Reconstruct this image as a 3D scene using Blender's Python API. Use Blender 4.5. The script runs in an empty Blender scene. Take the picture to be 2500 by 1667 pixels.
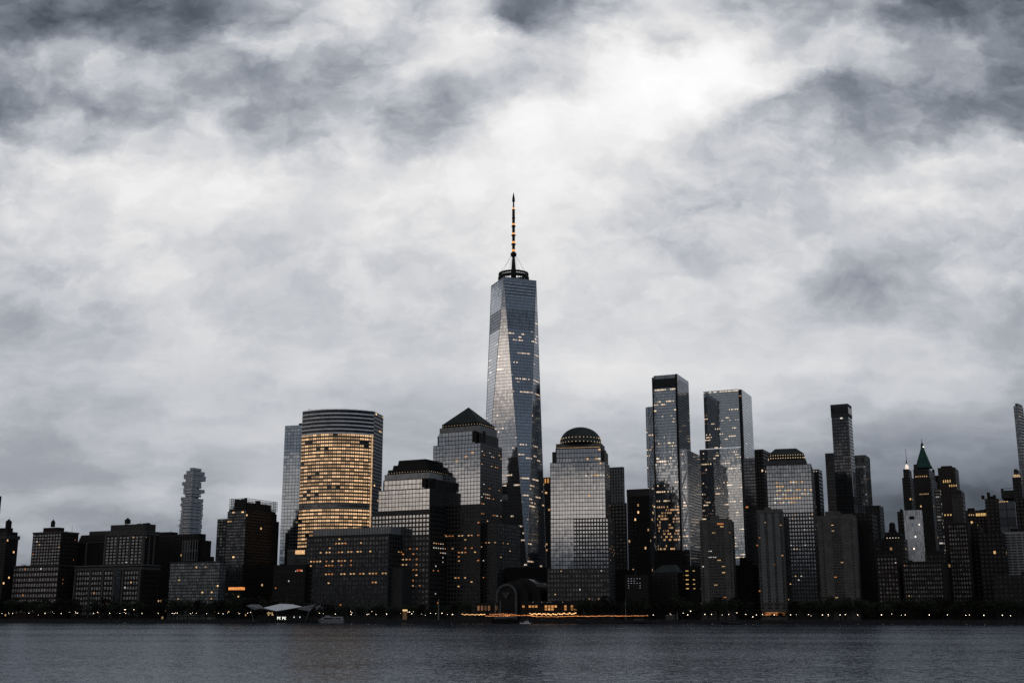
import bpy, math, random
from mathutils import Vector, Matrix
rnd = random.Random(7)
sc = bpy.context.scene
COL = sc.collection
# ------------------------------------------------------------------ survey of the view
F, CX, CY, EYE = 2900.0, 1250.0, 833.5, 7.0
PIT = math.atan((1503 - CY) / F)
CP, SP = math.cos(PIT), math.sin(PIT)
LAND = 3.0
def zat(py, Y):
    c = (CY - py) / F
    return EYE + Y * (SP + c * CP) / (CP - c * SP)
def xat(px, Y, z):
    return (px - CX) / F * (Y * CP + (z - EYE) * SP)
def at(px, py, Y):
    z = zat(py, Y)
    return Vector((xat(px, Y, z), Y, z))
def shore(x):
    return 1194.0 - 0.33 * x
def dep(px, d):
    k = (px - CX) / F * CP
    return (1194.0 + d) / (1 + 0.33 * k)
# ------------------------------------------------------------------ materials
class G:
    def __init__(s, nt):
        s.nt = nt; s.nt.nodes.clear()
    def n(s, t, **kw):
        o = s.nt.nodes.new(t)
        for k, v in kw.items(): setattr(o, k, v)
        return o
    def l(s, a, b):
        s.nt.links.new(a, b)
    def put(s, sock, v):
        if isinstance(v, bpy.types.NodeSocket): s.l(v, sock)
        else: sock.default_value = v
    def m(s, op, a, b=None, c=None, clamp=False):
        o = s.n('ShaderNodeMath', operation=op, use_clamp=clamp)
        for i, v in enumerate((a, b, c)):
            if v is not None: s.put(o.inputs[i], v)
        return o.outputs[0]
    def v(s, op, a, b=None, sc=None):
        o = s.n('ShaderNodeVectorMath', operation=op)
        s.put(o.inputs[0], a)
        if b is not None: s.put(o.inputs[1], b)
        if sc is not None: s.put(o.inputs['Scale'], sc)
        return o.outputs[1] if op in ('DOT_PRODUCT', 'LENGTH') else o.outputs[0]
    def xyz(s, x, y, z=0.0):
        o = s.n('ShaderNodeCombineXYZ')
        for i, v in enumerate((x, y, z)): s.put(o.inputs[i], v)
        return o.outputs[0]
    def sep(s, v):
        o = s.n('ShaderNodeSeparateXYZ'); s.l(v, o.inputs[0]); return o.outputs
    def rng(s, x, a, b, c=0.0, d=1.0, smooth=False):
        o = s.n('ShaderNodeMapRange', interpolation_type='SMOOTHSTEP' if smooth else 'LINEAR')
        s.put(o.inputs[0], x)
        for i, v in enumerate((a, b, c, d)): s.put(o.inputs[i + 1], v)
        return o.outputs[0]
    def mix(s, f, a, b):
        o = s.n('ShaderNodeMix', data_type='RGBA')
        s.put(o.inputs[0], f)
        for i, v in ((6, a), (7, b)):
            if isinstance(v, tuple) and len(v) == 3: v = (*v, 1)
            s.put(o.inputs[i], v)
        return o.outputs[2]
    def mixf(s, f, a, b):
        o = s.n('ShaderNodeMix', data_type='FLOAT')
        s.put(o.inputs[0], f); s.put(o.inputs[2], a); s.put(o.inputs[3], b)
        return o.outputs[0]
    def noise(s, v, scale, detail=2.0, rough=0.5, out=0):
        o = s.n('ShaderNodeTexNoise', noise_dimensions='3D')
        s.l(v, o.inputs['Vector'])
        o.inputs['Scale'].default_value = scale; o.inputs['Detail'].default_value = detail
        o.inputs['Roughness'].default_value = rough
        return o.outputs[out]
    def white(s, v, out=0):
        o = s.n('ShaderNodeTexWhiteNoise', noise_dimensions='3D'); s.l(v, o.inputs['Vector']); return o.outputs[out]
def newmat(name):
    m = bpy.data.materials.new(name); m.use_nodes = True
    m.cycles.emission_sampling = 'NONE'
    g = G(m.node_tree)
    out = g.n('ShaderNodeOutputMaterial'); b = g.n('ShaderNodeBsdfPrincipled')
    g.l(b.outputs[0], out.inputs[0])
    return m, g, b
CACHE = {}
def plain(name, col, rough=0.75, metal=0.0, var=0.25, scale=0.15, spec=0.3):
    if name in CACHE: return CACHE[name]
    m, g, b = newmat(name)
    p = g.n('ShaderNodeNewGeometry').outputs['Position']
    n = g.noise(p, scale, 5, 0.6)
    f = g.rng(n, 0.3, 0.7, 1 - var, 1 + var)
    g.l(g.v('SCALE', (*col,), sc=f), b.inputs['Base Color'])
    b.inputs['Roughness'].default_value = rough; b.inputs['Metallic'].default_value = metal
    b.inputs['Specular IOR Level'].default_value = spec
    CACHE[name] = m
    return m
def glow(name, col, strength, vary=0.6):
    if name in CACHE: return CACHE[name]
    m, g, b = newmat(name)
    p = g.n('ShaderNodeNewGeometry').outputs['Position']
    w = g.noise(p, 0.9, 2, 0.6)
    g.l(g.m('MULTIPLY', g.rng(w, 0.3, 0.7, 1 - vary, 1 + vary), strength), b.inputs['Emission Strength'])
    b.inputs['Base Color'].default_value = (.05, .05, .05, 1); b.inputs['Roughness'].default_value = .4
    b.inputs['Emission Color'].default_value = (*col, 1)
    CACHE[name] = m
    return m
WARM = (1.0, 0.60, 0.28); ORANGE = (1.0, 0.36, 0.10); PALE = (1.0, 0.93, 0.82)
def pane(name, col=(.34, .36, .39), rough=0.06, jit=0.010, metal=1.0, cell=3.0, lo=.88, hi=1.1):
    if name in CACHE: return CACHE[name]
    m, g, b = newmat(name)
    ge = g.n('ShaderNodeNewGeometry')
    c = g.v('FLOOR', g.v('SCALE', ge.outputs['Position'], sc=1 / cell))
    w = g.white(c, 1)
    j = g.v('SCALE', g.v('SUBTRACT', w, (.5, .5, .5)), sc=jit)
    g.l(g.v('NORMALIZE', g.v('ADD', ge.outputs['Normal'], j)), b.inputs['Normal'])
    f = g.rng(g.white(c, 0), 0, 1, lo, hi)
    g.l(g.v('SCALE', (*col,), sc=f), b.inputs['Base Color'])
    b.inputs['Roughness'].default_value = rough; b.inputs['Metallic'].default_value = metal
    CACHE[name] = m
    return m
def facade(name, wall, glass=(.34, .36, .39), gm=1.0, gr=.07, ww=.84, wh=.7, lit=.0, cl=.6, es=1.2, col=WARM,
           band=(.35, .8), jit=.016, rowp=1.0, gvar=.25, seed=0.0, cu=.22, wspec=.25, lobes=0):
    """A gridded facade: the UV counts bays and floors."""
    if name in CACHE: return CACHE[name]
    m, g, b = newmat(name)
    uv = g.n('ShaderNodeUVMap').outputs[0]
    ge = g.n('ShaderNodeNewGeometry')
    u, v, _ = g.sep(uv)
    iu, iv = g.m('FLOOR', u), g.m('FLOOR', v)
    fu, fv = g.m('SUBTRACT', u, iu), g.m('SUBTRACT', v, iv)
    def inside(x, w): return g.m('LESS_THAN', g.m('ABSOLUTE', g.m('SUBTRACT', x, .5)), w / 2)
    win = g.m('MULTIPLY', inside(fu, ww), inside(fv, wh)) if ww < 1 else inside(fv, wh)
    cell = g.xyz(iu, iv, seed)
    wn = g.n('ShaderNodeTexWhiteNoise', noise_dimensions='3D'); g.l(cell, wn.inputs[0])
    r1, rc = wn.outputs[0], wn.outputs[1]
    r2 = g.sep(rc)[1]
    gcol = g.v('SCALE', (*glass,), sc=g.rng(r2, 0, 1, 1 - gvar, 1 + gvar))
    wv = g.rng(g.noise(ge.outputs['Position'], .08, 4, .6), .3, .7, .8, 1.2)
    wcol = g.v('SCALE', (*wall,), sc=wv)
    g.l(g.mix(win, wcol, gcol), b.inputs['Base Color'])
    g.l(g.m('MULTIPLY', win, gm), b.inputs['Metallic'])
    g.l(g.mixf(win, .75, gr), b.inputs['Roughness'])
    b.inputs['Specular IOR Level'].default_value = wspec
    if jit:
        j = g.v('SCALE', g.v('SUBTRACT', rc, (.5, .5, .5)), sc=g.m('MULTIPLY', win, jit))
        g.l(g.v('NORMALIZE', g.v('ADD', ge.outputs['Normal'], j)), b.inputs['Normal'])
    if lit > 0:
        nz = g.noise(g.xyz(g.m('MULTIPLY', iu, cu), g.m('MULTIPLY', iv, 7.31), seed + 3.3), 1.0, 1.0, .5)
        nz = g.rng(nz, .3, .7)
        score = g.m('ADD', g.m('MULTIPLY', r1, 1 - cl), g.m('MULTIPLY', nz, cl))
        on = g.m('GREATER_THAN', score, 1 - lit)
        if rowp < 1: on = g.m('MULTIPLY', on, g.m('LESS_THAN', g.white(g.xyz(iv, seed + 1.7, 0.0), 0), rowp))
        on = g.m('MULTIPLY', on, g.m('MULTIPLY', g.m('GREATER_THAN', fv, band[0]), g.m('LESS_THAN', fv, band[1])))
        on = g.m('MULTIPLY', on, inside(fu, min(ww, .86)))
        if lobes:
            ph_ = g.m('ABSOLUTE', g.m('SINE', g.m('MULTIPLY', fu, math.pi * lobes)))
            on = g.m('MULTIPLY', on, g.rng(ph_, 0, .8, .25, 1.0))
        g.l(g.m('MULTIPLY', on, g.rng(r2, 0, 1, es * .3, es * 1.25)), b.inputs['Emission Strength'])
        b.inputs['Emission Color'].default_value = (*col, 1)
    CACHE[name] = m
    return m
# ------------------------------------------------------------------ objects
ORG = {}
def tag(o, label=None, cat=None, group=None, kind=None):
    if label: o['label'] = label
    if cat: o['category'] = cat
    if group: o['group'] = group
    if kind: o['kind'] = kind
    return o
def thing(name, loc, label, cat, group=None):
    o = bpy.data.objects.new(name, None); COL.objects.link(o)
    o.location = loc; ORG[o] = Vector(loc); o.empty_display_size = 5
    return tag(o, label, cat, group)
def mesh(name, vs, fs, mats, parent=None, uvs=None, mi=None, smooth=False):
    org = ORG[parent] if parent is not None else Vector((0, 0, 0))
    me = bpy.data.meshes.new(name)
    me.from_pydata([tuple(Vector(v) - org) for v in vs], [], fs)
    for m in (mats if isinstance(mats, (list, tuple)) else [mats]): me.materials.append(m)
    if uvs:
        ly = me.uv_layers.new(name='UVMap').data
        k = 0
        for f in uvs:
            for q in f: ly[k].uv = q; k += 1
    if mi: me.polygons.foreach_set('material_index', mi)
    if smooth: me.polygons.foreach_set('use_smooth', [True] * len(fs))
    me.update()
    o = bpy.data.objects.new(name, me); COL.objects.link(o)
    ORG[o] = org
    if parent is not None: o.parent = parent
    return o
class MB:
    def __init__(s): s.v, s.f, s.m = [], [], []
    def quad(s, a, b, c, d, m=0):
        n = len(s.v); s.v += [a, b, c, d]; s.f.append((n, n + 1, n + 2, n + 3)); s.m.append(m)
    def hull8(s, p, m=0):      # 4 bottom points ccw, 4 top points ccw
        n = len(s.v); s.v += list(p)
        for q in ((3, 2, 1, 0), (4, 5, 6, 7), (0, 1, 5, 4), (1, 2, 6, 5), (2, 3, 7, 6), (3, 0, 4, 7)):
            s.f.append(tuple(n + i for i in q)); s.m.append(m)
    def box(s, x0, x1, y0, y1, z0, z1, m=0):
        s.hull8([(x0, y0, z0), (x1, y0, z0), (x1, y1, z0), (x0, y1, z0), (x0, y0, z1), (x1, y0, z1), (x1, y1, z1), (x0, y1, z1)], m)
    def bar(s, a, b, r, n=6, r2=None, m=0, cap=True):
        a, b = Vector(a), Vector(b); r2 = r if r2 is None else r2
        d = (b - a).normalized()
        u = d.orthogonal().normalized(); w = d.cross(u)
        k = len(s.v)
        for c, q in ((a, r), (b, r2)):
            for i in range(n):
                t = 2 * math.pi * i / n
                s.v.append(c + (u * math.cos(t) + w * math.sin(t)) * q)
        for i in range(n):
            j = (i + 1) % n
            s.f.append((k + i, k + j, k + n + j, k + n + i)); s.m.append(m)
        if cap:
            s.f.append(tuple(k + n - 1 - i for i in range(n))); s.m.append(m)
            s.f.append(tuple(k + n + i for i in range(n))); s.m.append(m)
    def lathe(s, c, prof, n=24, m=0):
        k = len(s.v); c = Vector(c)
        for r, z in prof:
            for i in range(n):
                t = 2 * math.pi * i / n
                s.v.append(c + Vector((r * math.cos(t), r * math.sin(t), z)))
        for q in range(len(prof) - 1):
            for i in range(n):
                j = (i + 1) % n
                s.f.append((k + q * n + i, k + q * n + j, k + q * n + n + j, k + q * n + n + i)); s.m.append(m)
        s.f.append(tuple(k + n - 1 - i for i in range(n))); s.m.append(m)
        e = k + (len(prof) - 1) * n
        s.f.append(tuple(e + i for i in range(n))); s.m.append(m)
    def build(s, name, mats, parent=None, smooth=False):
        return mesh(name, s.v, s.f, mats, parent, None, s.m, smooth)
def prism(name, pts, z0, z1, mats, parent, bay=4.0, floor=4.0, top=None, z1s=None):
    """Extruded footprint (ccw from above), sides counted in bays and floors, flat roof."""
    n = len(pts); top = top or pts
    vs = [(p[0], p[1], z0) for p in pts] + [(p[0], p[1], z1) for p in top]
    fs, uvs, mi = [], [], []
    nf = max(1, round((z1 - z0) / floor))
    for i in range(n):
        j = (i + 1) % n
        L = (Vector(pts[i]) - Vector(pts[j])).length
        nb = max(1, round(L / bay))
        fs.append((i, j, n + j, n + i)); uvs.append([(0, 0), (nb, 0), (nb, nf), (0, nf)]); mi.append(0)
    fs.append(tuple(range(n, 2 * n))); uvs.append([(0, 0)] * n); mi.append(1)
    fs.append(tuple(range(n - 1, -1, -1))); uvs.append([(0, 0)] * n); mi.append(1)
    mats = list(mats) if isinstance(mats, (list, tuple)) else [mats]
    if len(mats) < 2: mats.append(ROOF)
    return mesh(name, vs, fs, mats, parent, uvs, mi)
ROOF = plain('roof_felt', (.02, .02, .022), .9)
DARKMETAL = plain('dark_metal', (.012, .012, .014), .5, spec=.2)
STEEL = plain('pale_steel', (.45, .46, .48), .45, .6)
class Tower:
    """A building standing on a street grid: the corner nearest the eye, its front face running to the left
    and its side face running to the right, all surveyed from the picture at a real distance."""
    def __init__(s, name, label, cat, pl, pc, pr, pt, d, a=26.0, group=None):
        s.Y = dep(pc, d); a = math.radians(a)
        s.zt = zat(pt, s.Y)
        c = at(pc, pt, s.Y); s.C = Vector((c.x, c.y))
        s.dl = Vector((-math.cos(a), math.sin(a))); s.dr = Vector((math.sin(a), math.cos(a)))
        s.root = thing(name, (c.x, c.y, LAND), label, cat, group)
        s.W = s.S(pl, pt); s.D = s.T(pr, pt)
        if s.D < 0 or s.D > 90: s.D = min(60.0, max(20.0, s.W * .8))
        s.left = 100
    def _solve(s, px, py, base, dv):
        k = (px - CX) / F; y = base.y; t = 0
        for _ in range(6):
            z = zat(py, s.Y) if py is not None else s.zt
            t = (k * (base.y * CP + (z - EYE) * SP) - base.x) / (dv.x - k * dv.y * CP)
        return t
    def S(s, px, py, t=0.0): return s._solve(px, py, s.C + s.dr * t, s.dl)
    def T(s, px, py, q=0.0): return s._solve(px, py, s.C + s.dl * q, s.dr)
    def z(s, py): return zat(py, s.Y)
    def P(s, q, t): return s.C + s.dl * q + s.dr * t
    def rect(s, q0, q1, t0, t1): return [s.P(q1, t0), s.P(q0, t0), s.P(q0, t1), s.P(q1, t1)]
    def box(s, name, z0, z1, mats, q0=0.0, q1=None, t0=0.0, t1=None, bay=4.0, floor=4.0, parent=None, inset=None, label=None):
        q1 = s.W if q1 is None else q1; t1 = s.D if t1 is None else t1
        top = None
        if inset is not None: top = s.rect(q0 + inset[0], q1 - inset[1], t0 + inset[2], t1 - inset[3])
        o = prism(name, s.rect(q0, q1, t0, t1), z0, z1, mats, parent or s.root, bay, floor, top)
        if label: o['label'] = label
        return o
    def win(s, face, a0, a1, z0, z1, nb, nf, ww, wh, glass, lit=None, skip=None, off=0.0, depth=.35, proud=True, hero=True, name='window'):
        """Windows set on one face; the first hundred that show become parts of their own, the rest one part."""
        if face == 'F':
            A, B = s.P(a1, off), s.P(a0, off)
        else:
            A, B = s.P(off, a0), s.P(off, a1)
        d = (B - A).normalized(); L = (B - A).length
        nrm = Vector((d.y, -d.x))
        bw, fh = L / nb, (z1 - z0) / nf
        w, h = bw * ww, fh * wh
        items = []
        for j in range(nf - 1, -1, -1):
            for i in range(nb):
                if skip and skip(i, j): continue
                cxy = A + d * (bw * (i + .5)); cz = z0 + fh * (j + .5)
                k = lit(i, j) if lit else 0
                items.append((cxy, cz, k))
        mats = glass if isinstance(glass, (list, tuple)) else [glass, LITWARM, LITORANGE, LITPALE]
        def geo(c, cz, strip=False):
            e, zl, zh, ww_ = (.10, cz - h * .05, cz + h * .42, w * .44) if strip else (.06, cz - h / 2, cz + h / 2, w / 2)
            o = [c - d * ww_ + nrm * e, c + d * ww_ + nrm * e, c + d * ww_ - nrm * .05, c - d * ww_ - nrm * .05]
            return [(p.x, p.y, zl) for p in o] + [(p.x, p.y, zh) for p in o]
        prot = {}
        rot = math.atan2(d.y, d.x)
        nh = min(s.left, len(items)) if hero else 0
        for c, cz, k in items[:nh]:
            if k not in prot:
                b = MB(); b.box(-w / 2, w / 2, -.06, .05, -h / 2, h / 2, 0)
                if k: b.box(-w * .44, w * .44, -.10, .05, -h * .05, h * .42, 1)
                me = bpy.data.meshes.new('window'); me.from_pydata([tuple(v) for v in b.v], [], b.f); me.materials.append(mats[0]); me.materials.append(mats[k])
                me.polygons.foreach_set('material_index', b.m); me.update()
                prot[k] = me
            o = bpy.data.objects.new(name, prot[k]); COL.objects.link(o)
            o.parent = s.root; o.location = Vector((c.x, c.y, cz)) - ORG[s.root]; o.rotation_euler = (0, 0, rot)
        s.left -= nh
        if len(items) > nh:
            b = MB()
            for c, cz, k in items[nh:]:
                b.hull8(geo(c, cz), 0)
                if k: b.hull8(geo(c, cz, True), k)
            o = b.build(name, mats, s.root); o['kind'] = 'stuff'
LITWARM = glow('lit_room', WARM, .55, .95)
LITORANGE = glow('lit_lamp_room', ORANGE, .42, .95)
LITPALE = glow('lit_office', PALE, .52, .95)
GLASS = pane('window_glass')
GLASSB = pane('bright_window_glass', (.5, .5, .5), .05, .006)
GLASSD = pane('dim_window_glass', (.31, .32, .34), .25, .03, .3, lo=.45, hi=1.35)
GLASSM = pane('muted_window_glass', (.13, .135, .142), .22, .03, .3, lo=.15, hi=1.8)
GLASSK = pane('dark_window_glass', (.03, .032, .036), .2, .03)  # on side faces this darker tint stands in for shade
def rand_lit(p, seed, rows=None, rp=0.0, kinds=(1, 2, 3)):
    r = random.Random(seed)
    memo = {}
    def f(i, j):
        q = p
        if rows and j in rows: q = rp
        return r.choice(kinds) if r.random() < q * .6 else 0
    return f
#SKYEND
# ------------------------------------------------------------------ camera
cam = bpy.data.cameras.new('camera'); camo = bpy.data.objects.new('camera', cam); COL.objects.link(camo)
cam.sensor_width = 36.0; cam.lens = F / 2500 * 36.0; cam.clip_start = 1; cam.clip_end = 60000
camo.location = (0, 0, EYE); camo.rotation_euler = (math.pi / 2 + PIT, 0, 0)
sc.camera = camo
sc.view_settings.view_transform = 'Standard'; sc.view_settings.look = 'None'
sc.view_settings.exposure = 0; sc.view_settings.gamma = 1
sc.cycles.max_bounces = 5; sc.cycles.diffuse_bounces = 2; sc.cycles.glossy_bounces = 4
sc.cycles.caustics_reflective = False; sc.cycles.caustics_refractive = False
sc.cycles.use_denoising = False; sc.cycles.sample_clamp_indirect = 1.5
# ------------------------------------------------------------------ sky: brightness of the cloud deck along rows of equal slope
SKY = [  # (slope row given as survey height, 21 brightness values from left to right)
 (0, [140, 115, 118, 122, 132, 168, 198, 225, 195, 228, 125, 150, 192, 225, 205, 172, 160, 180, 128, 115, 110]),
 (50, [135, 105, 110, 116, 118, 155, 202, 220, 192, 225, 118, 170, 215, 232, 218, 192, 185, 185, 132, 125, 115]),
 (100, [142, 138, 138, 116, 148, 205, 208, 188, 205, 240, 220, 192, 240, 200, 238, 202, 192, 197, 154, 160, 137]),
 (150, [161, 191, 182, 154, 161, 154, 194, 176, 223, 235, 198, 218, 250, 250, 250, 232, 202, 172, 150, 155, 130]),
 (200, [146, 172, 186, 182, 176, 174, 172, 168, 211, 194, 205, 220, 252, 253, 252, 236, 165, 148, 150, 146, 122]),
 (250, [134, 142, 166, 172, 194, 178, 166, 168, 182, 170, 225, 246, 250, 250, 248, 184, 165, 160, 155, 146, 126]),
 (300, [148, 186, 172, 184, 221, 168, 166, 192, 168, 182, 238, 241, 243, 242, 222, 184, 190, 166, 160, 156, 150]),
 (350, [215, 188, 176, 211, 221, 178, 162, 211, 178, 217, 238, 236, 236, 226, 206, 225, 178, 176, 168, 202, 215]),
 (400, [206, 226, 226, 226, 222, 216, 205, 226, 208, 234, 237, 234, 231, 226, 206, 202, 206, 202, 216, 226, 206]),
 (450, [206, 213, 226, 232, 231, 233, 229, 228, 226, 236, 236, 233, 226, 206, 196, 212, 206, 226, 222, 206, 216]),
 (500, [213, 219, 226, 229, 231, 236, 226, 232, 226, 229, 231, 229, 223, 200, 186, 202, 206, 223, 226, 212, 211]),
 (600, [212, 217, 219, 219, 216, 211, 216, 216, 216, 221, 224, 221, 213, 194, 192, 206, 206, 202, 200, 200, 196]),
 (700, [188, 190, 202, 216, 211, 208, 206, 209, 211, 213, 217, 219, 216, 212, 216, 216, 186, 165, 182, 206, 186]),
 (800, [180, 186, 191, 211, 216, 201, 206, 206, 201, 209, 212, 213, 216, 219, 213, 209, 201, 201, 196, 191, 185]),
 (900, [191, 197, 202, 212, 212, 202, 207, 204, 214, 214, 224, 224, 228, 220, 220, 218, 218, 208, 206, 198, 188]),
 (1000, [190, 186, 186, 197, 202, 197, 192, 189, 190, 190, 196, 202, 202, 204, 200, 196, 194, 192, 193, 182, 163]),
 (1100, [176, 176, 187, 187, 187, 196, 192, 180, 178, 178, 176, 178, 179, 184, 180, 170, 164, 150, 143, 138, 126]),
 (1200, [171, 176, 172, 191, 176, 204, 192, 176, 168, 163, 160, 158, 159, 159, 152, 144, 136, 120, 104, 98, 90]),
 (1300, [174, 168, 154, 144, 148, 166, 166, 154, 148, 144, 138, 136, 132, 130, 124, 118, 110, 96, 86, 80, 74]),
 (1460, [122, 118, 112, 108, 108, 112, 112, 110, 107, 104, 102, 100, 94, 92, 88, 84, 78, 72, 66, 62, 58]),
]
w = bpy.data.worlds.new('World'); sc.world = w; w.use_nodes = True
g = G(w.node_tree)
out = g.n('ShaderNodeOutputWorld'); bg = g.n('ShaderNodeBackground'); g.l(bg.outputs[0], out.inputs[0])
D = g.n('ShaderNodeTexCoord').outputs['Generated']
X, Y, Z = g.sep(D)
Yp = g.m('MAXIMUM', Y, .12)
ga, gb = g.m('DIVIDE', X, Yp), g.m('DIVIDE', Z, Yp)
nv = g.xyz(ga, g.m('MULTIPLY', gb, 1.25), 4.2)
wx, wy, wzz = g.sep(g.noise(nv, 17.0, 9, .6, 1))
bx, by, _ = g.sep(g.noise(nv, 6.0, 4, .5, 1))
up = g.rng(gb, .10, .36, .0, 1.0, smooth=True)
wa = g.m('ADD', ga, g.m('ADD', g.m('MULTIPLY', g.m('SUBTRACT', wx, .5), .075), g.m('MULTIPLY', g.m('SUBTRACT', bx, .5), .035)))
wb = g.m('ADD', gb, g.m('MULTIPLY', g.m('ADD', g.m('MULTIPLY', g.m('SUBTRACT', wy, .5), .055), g.m('MULTIPLY', g.m('SUBTRACT', by, .5), .03)), g.rng(up, 0, 1, .4, 1.0)))
uu = g.m('DIVIDE', g.m('ADD', wa, .6), 1.2, clamp=True)
val = None; prevb = None
rows = []
for py, vals in reversed(SKY):
    c = (CY - py) / F
    yd = CP - c * SP; b = (SP + c * CP) / yd
    r = g.n('ShaderNodeValToRGB'); cr = r.color_ramp; cr.interpolation = 'CARDINAL'
    for i, q in enumerate(vals):
        a = ((i * 125 - CX) / F) / yd
        p = (a + .6) / 1.2
        if i == 0: cr.elements.remove(cr.elements[1])
        e = cr.elements[0] if i == 0 else cr.elements.new(p)
        e.position = p
        e.color = (q / 255,) * 3 + (1,)
    g.l(uu, r.inputs[0])
    o = r.outputs[0]
    if val is None: val = o
    else: val = g.mix(g.rng(wb, prevb, b), val, o)
    prevb = b
val = g.m('ADD', g.m('MULTIPLY', g.m('SUBTRACT', val, .84), g.rng(wb, .06, .22, 1.0, 1.06)), .822)
dv = g.xyz(g.m('ADD', ga, g.m('MULTIPLY', g.m('SUBTRACT', wx, .5), .05)), g.m('ADD', g.m('MULTIPLY', gb, 1.45), g.m('MULTIPLY', g.m('SUBTRACT', wy, .5), .05)), 9.1)
puff = g.noise(dv, 12.0, 10, .56)
edge = g.rng(puff, .40, .60, -.5, .5, smooth=True)
edge2 = g.rng(g.noise(dv, 27.0, 9, .55), .42, .58, -.5, .5, smooth=True)
bill = g.noise(dv, 21.0, 8, .58)
bill = g.m('SUBTRACT', .30, g.m('ABSOLUTE', g.m('MULTIPLY', g.m('SUBTRACT', bill, .5), 3.0)))
bil2 = g.m('SUBTRACT', .28, g.m('ABSOLUTE', g.m('MULTIPLY', g.m('SUBTRACT', g.noise(dv, 47.0, 7, .6), .5), 3.0)))
lv = g.xyz(g.m('ADD', ga, g.m('MULTIPLY', g.m('SUBTRACT', wx, .5), .08)), g.m('ADD', g.m('MULTIPLY', gb, 3.4), g.m('MULTIPLY', g.m('SUBTRACT', wy, .5), .08)), 1.3)
wisp = g.noise(lv, 8.5, 9, .56)
wedge = g.rng(wisp, .38, .62, -.5, .5, smooth=True)
damp = g.rng(val, .68, .98, 1.0, .15)
hi = g.m('ADD', g.m('ADD', g.m('MULTIPLY', edge, .085), g.m('MULTIPLY', edge2, .055)), g.m('ADD', g.m('MULTIPLY', g.m('SUBTRACT', puff, .5), .16), g.m('ADD', g.m('MULTIPLY', bill, .08), g.m('MULTIPLY', bil2, .03))))
lo = g.m('ADD', g.m('MULTIPLY', wedge, .07), g.m('ADD', g.m('MULTIPLY', g.m('SUBTRACT', wisp, .5), .10), g.m('MULTIPLY', bill, .02)))
val = g.m('ADD', val, g.m('MULTIPLY', damp, g.mixf(up, lo, hi)))
val = g.m('MAXIMUM', val, .05)
lin = g.m('POWER', val, 2.2)
tint = g.mix(g.rng(val, .32, .90), (.85, 1.0, 1.25), (1.0, .993, .99))
front = g.v('SCALE', tint, sc=lin)
overhead = g.rng(gb, .585, .8, smooth=True)
front = g.mix(overhead, front, (.06, .065, .075))  # unseen darkness added overhead to lower the fill light
# unseen western sky behind: darkened to cut fill light, low warm band for reflections
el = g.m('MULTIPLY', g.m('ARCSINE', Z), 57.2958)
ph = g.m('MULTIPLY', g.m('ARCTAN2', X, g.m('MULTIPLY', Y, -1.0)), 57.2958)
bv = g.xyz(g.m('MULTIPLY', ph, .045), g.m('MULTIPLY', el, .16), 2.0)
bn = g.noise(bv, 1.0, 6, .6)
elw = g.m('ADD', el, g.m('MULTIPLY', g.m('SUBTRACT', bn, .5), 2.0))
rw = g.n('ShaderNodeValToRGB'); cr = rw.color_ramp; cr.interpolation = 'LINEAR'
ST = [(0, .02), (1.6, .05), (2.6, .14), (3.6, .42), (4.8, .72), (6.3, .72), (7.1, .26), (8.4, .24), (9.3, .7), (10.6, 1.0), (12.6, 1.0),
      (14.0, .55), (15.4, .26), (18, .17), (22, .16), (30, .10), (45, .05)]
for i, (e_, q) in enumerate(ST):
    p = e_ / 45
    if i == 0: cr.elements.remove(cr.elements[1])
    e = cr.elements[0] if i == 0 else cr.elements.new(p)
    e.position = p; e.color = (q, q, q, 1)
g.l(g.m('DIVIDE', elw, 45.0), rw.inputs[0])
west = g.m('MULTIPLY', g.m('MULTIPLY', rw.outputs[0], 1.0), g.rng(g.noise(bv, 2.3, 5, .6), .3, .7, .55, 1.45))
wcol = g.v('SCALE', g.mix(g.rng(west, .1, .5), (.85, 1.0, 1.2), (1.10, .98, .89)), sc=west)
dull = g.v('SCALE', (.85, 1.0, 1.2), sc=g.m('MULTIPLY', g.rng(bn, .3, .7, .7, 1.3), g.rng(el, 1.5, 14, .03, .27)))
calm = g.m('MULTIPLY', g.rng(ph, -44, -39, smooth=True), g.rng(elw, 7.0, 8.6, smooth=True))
wcol = g.mix(calm, wcol, (.21, .225, .245))  # unseen stretch evened out to dim what the right-hand glass towers mirror
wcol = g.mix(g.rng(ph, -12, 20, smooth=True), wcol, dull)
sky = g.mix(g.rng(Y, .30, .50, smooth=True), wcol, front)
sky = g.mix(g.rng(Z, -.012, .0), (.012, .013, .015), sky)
ns = g.n('ShaderNodeTexSky', sky_type='NISHITA'); ns.sun_disc = False
SUN_EL, SUN_AZ = math.radians(50), math.radians(200)
ns.sun_elevation = SUN_EL; ns.sun_rotation = SUN_AZ
ns.air_density = 1.5; ns.dust_density = 3
thin = g.v('SCALE', ns.outputs[0], sc=.002)
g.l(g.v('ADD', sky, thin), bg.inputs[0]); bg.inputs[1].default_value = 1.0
w.cycles.sampling_method = 'MANUAL'; w.cycles.sample_map_resolution = 512
sl = bpy.data.lights.new('sun', 'SUN'); so = bpy.data.objects.new('sun', sl); COL.objects.link(so)
sl.energy = .15; sl.angle = math.radians(40); sl.color = (1, .86, .74)
sd = Vector((math.sin(SUN_AZ) * math.cos(SUN_EL), math.cos(SUN_AZ) * math.cos(SUN_EL), math.sin(SUN_EL)))
so.rotation_euler = (-sd).to_track_quat('-Z', 'Y').to_euler(); so.location = sd * 500 + Vector((0, 0, 100))
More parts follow.
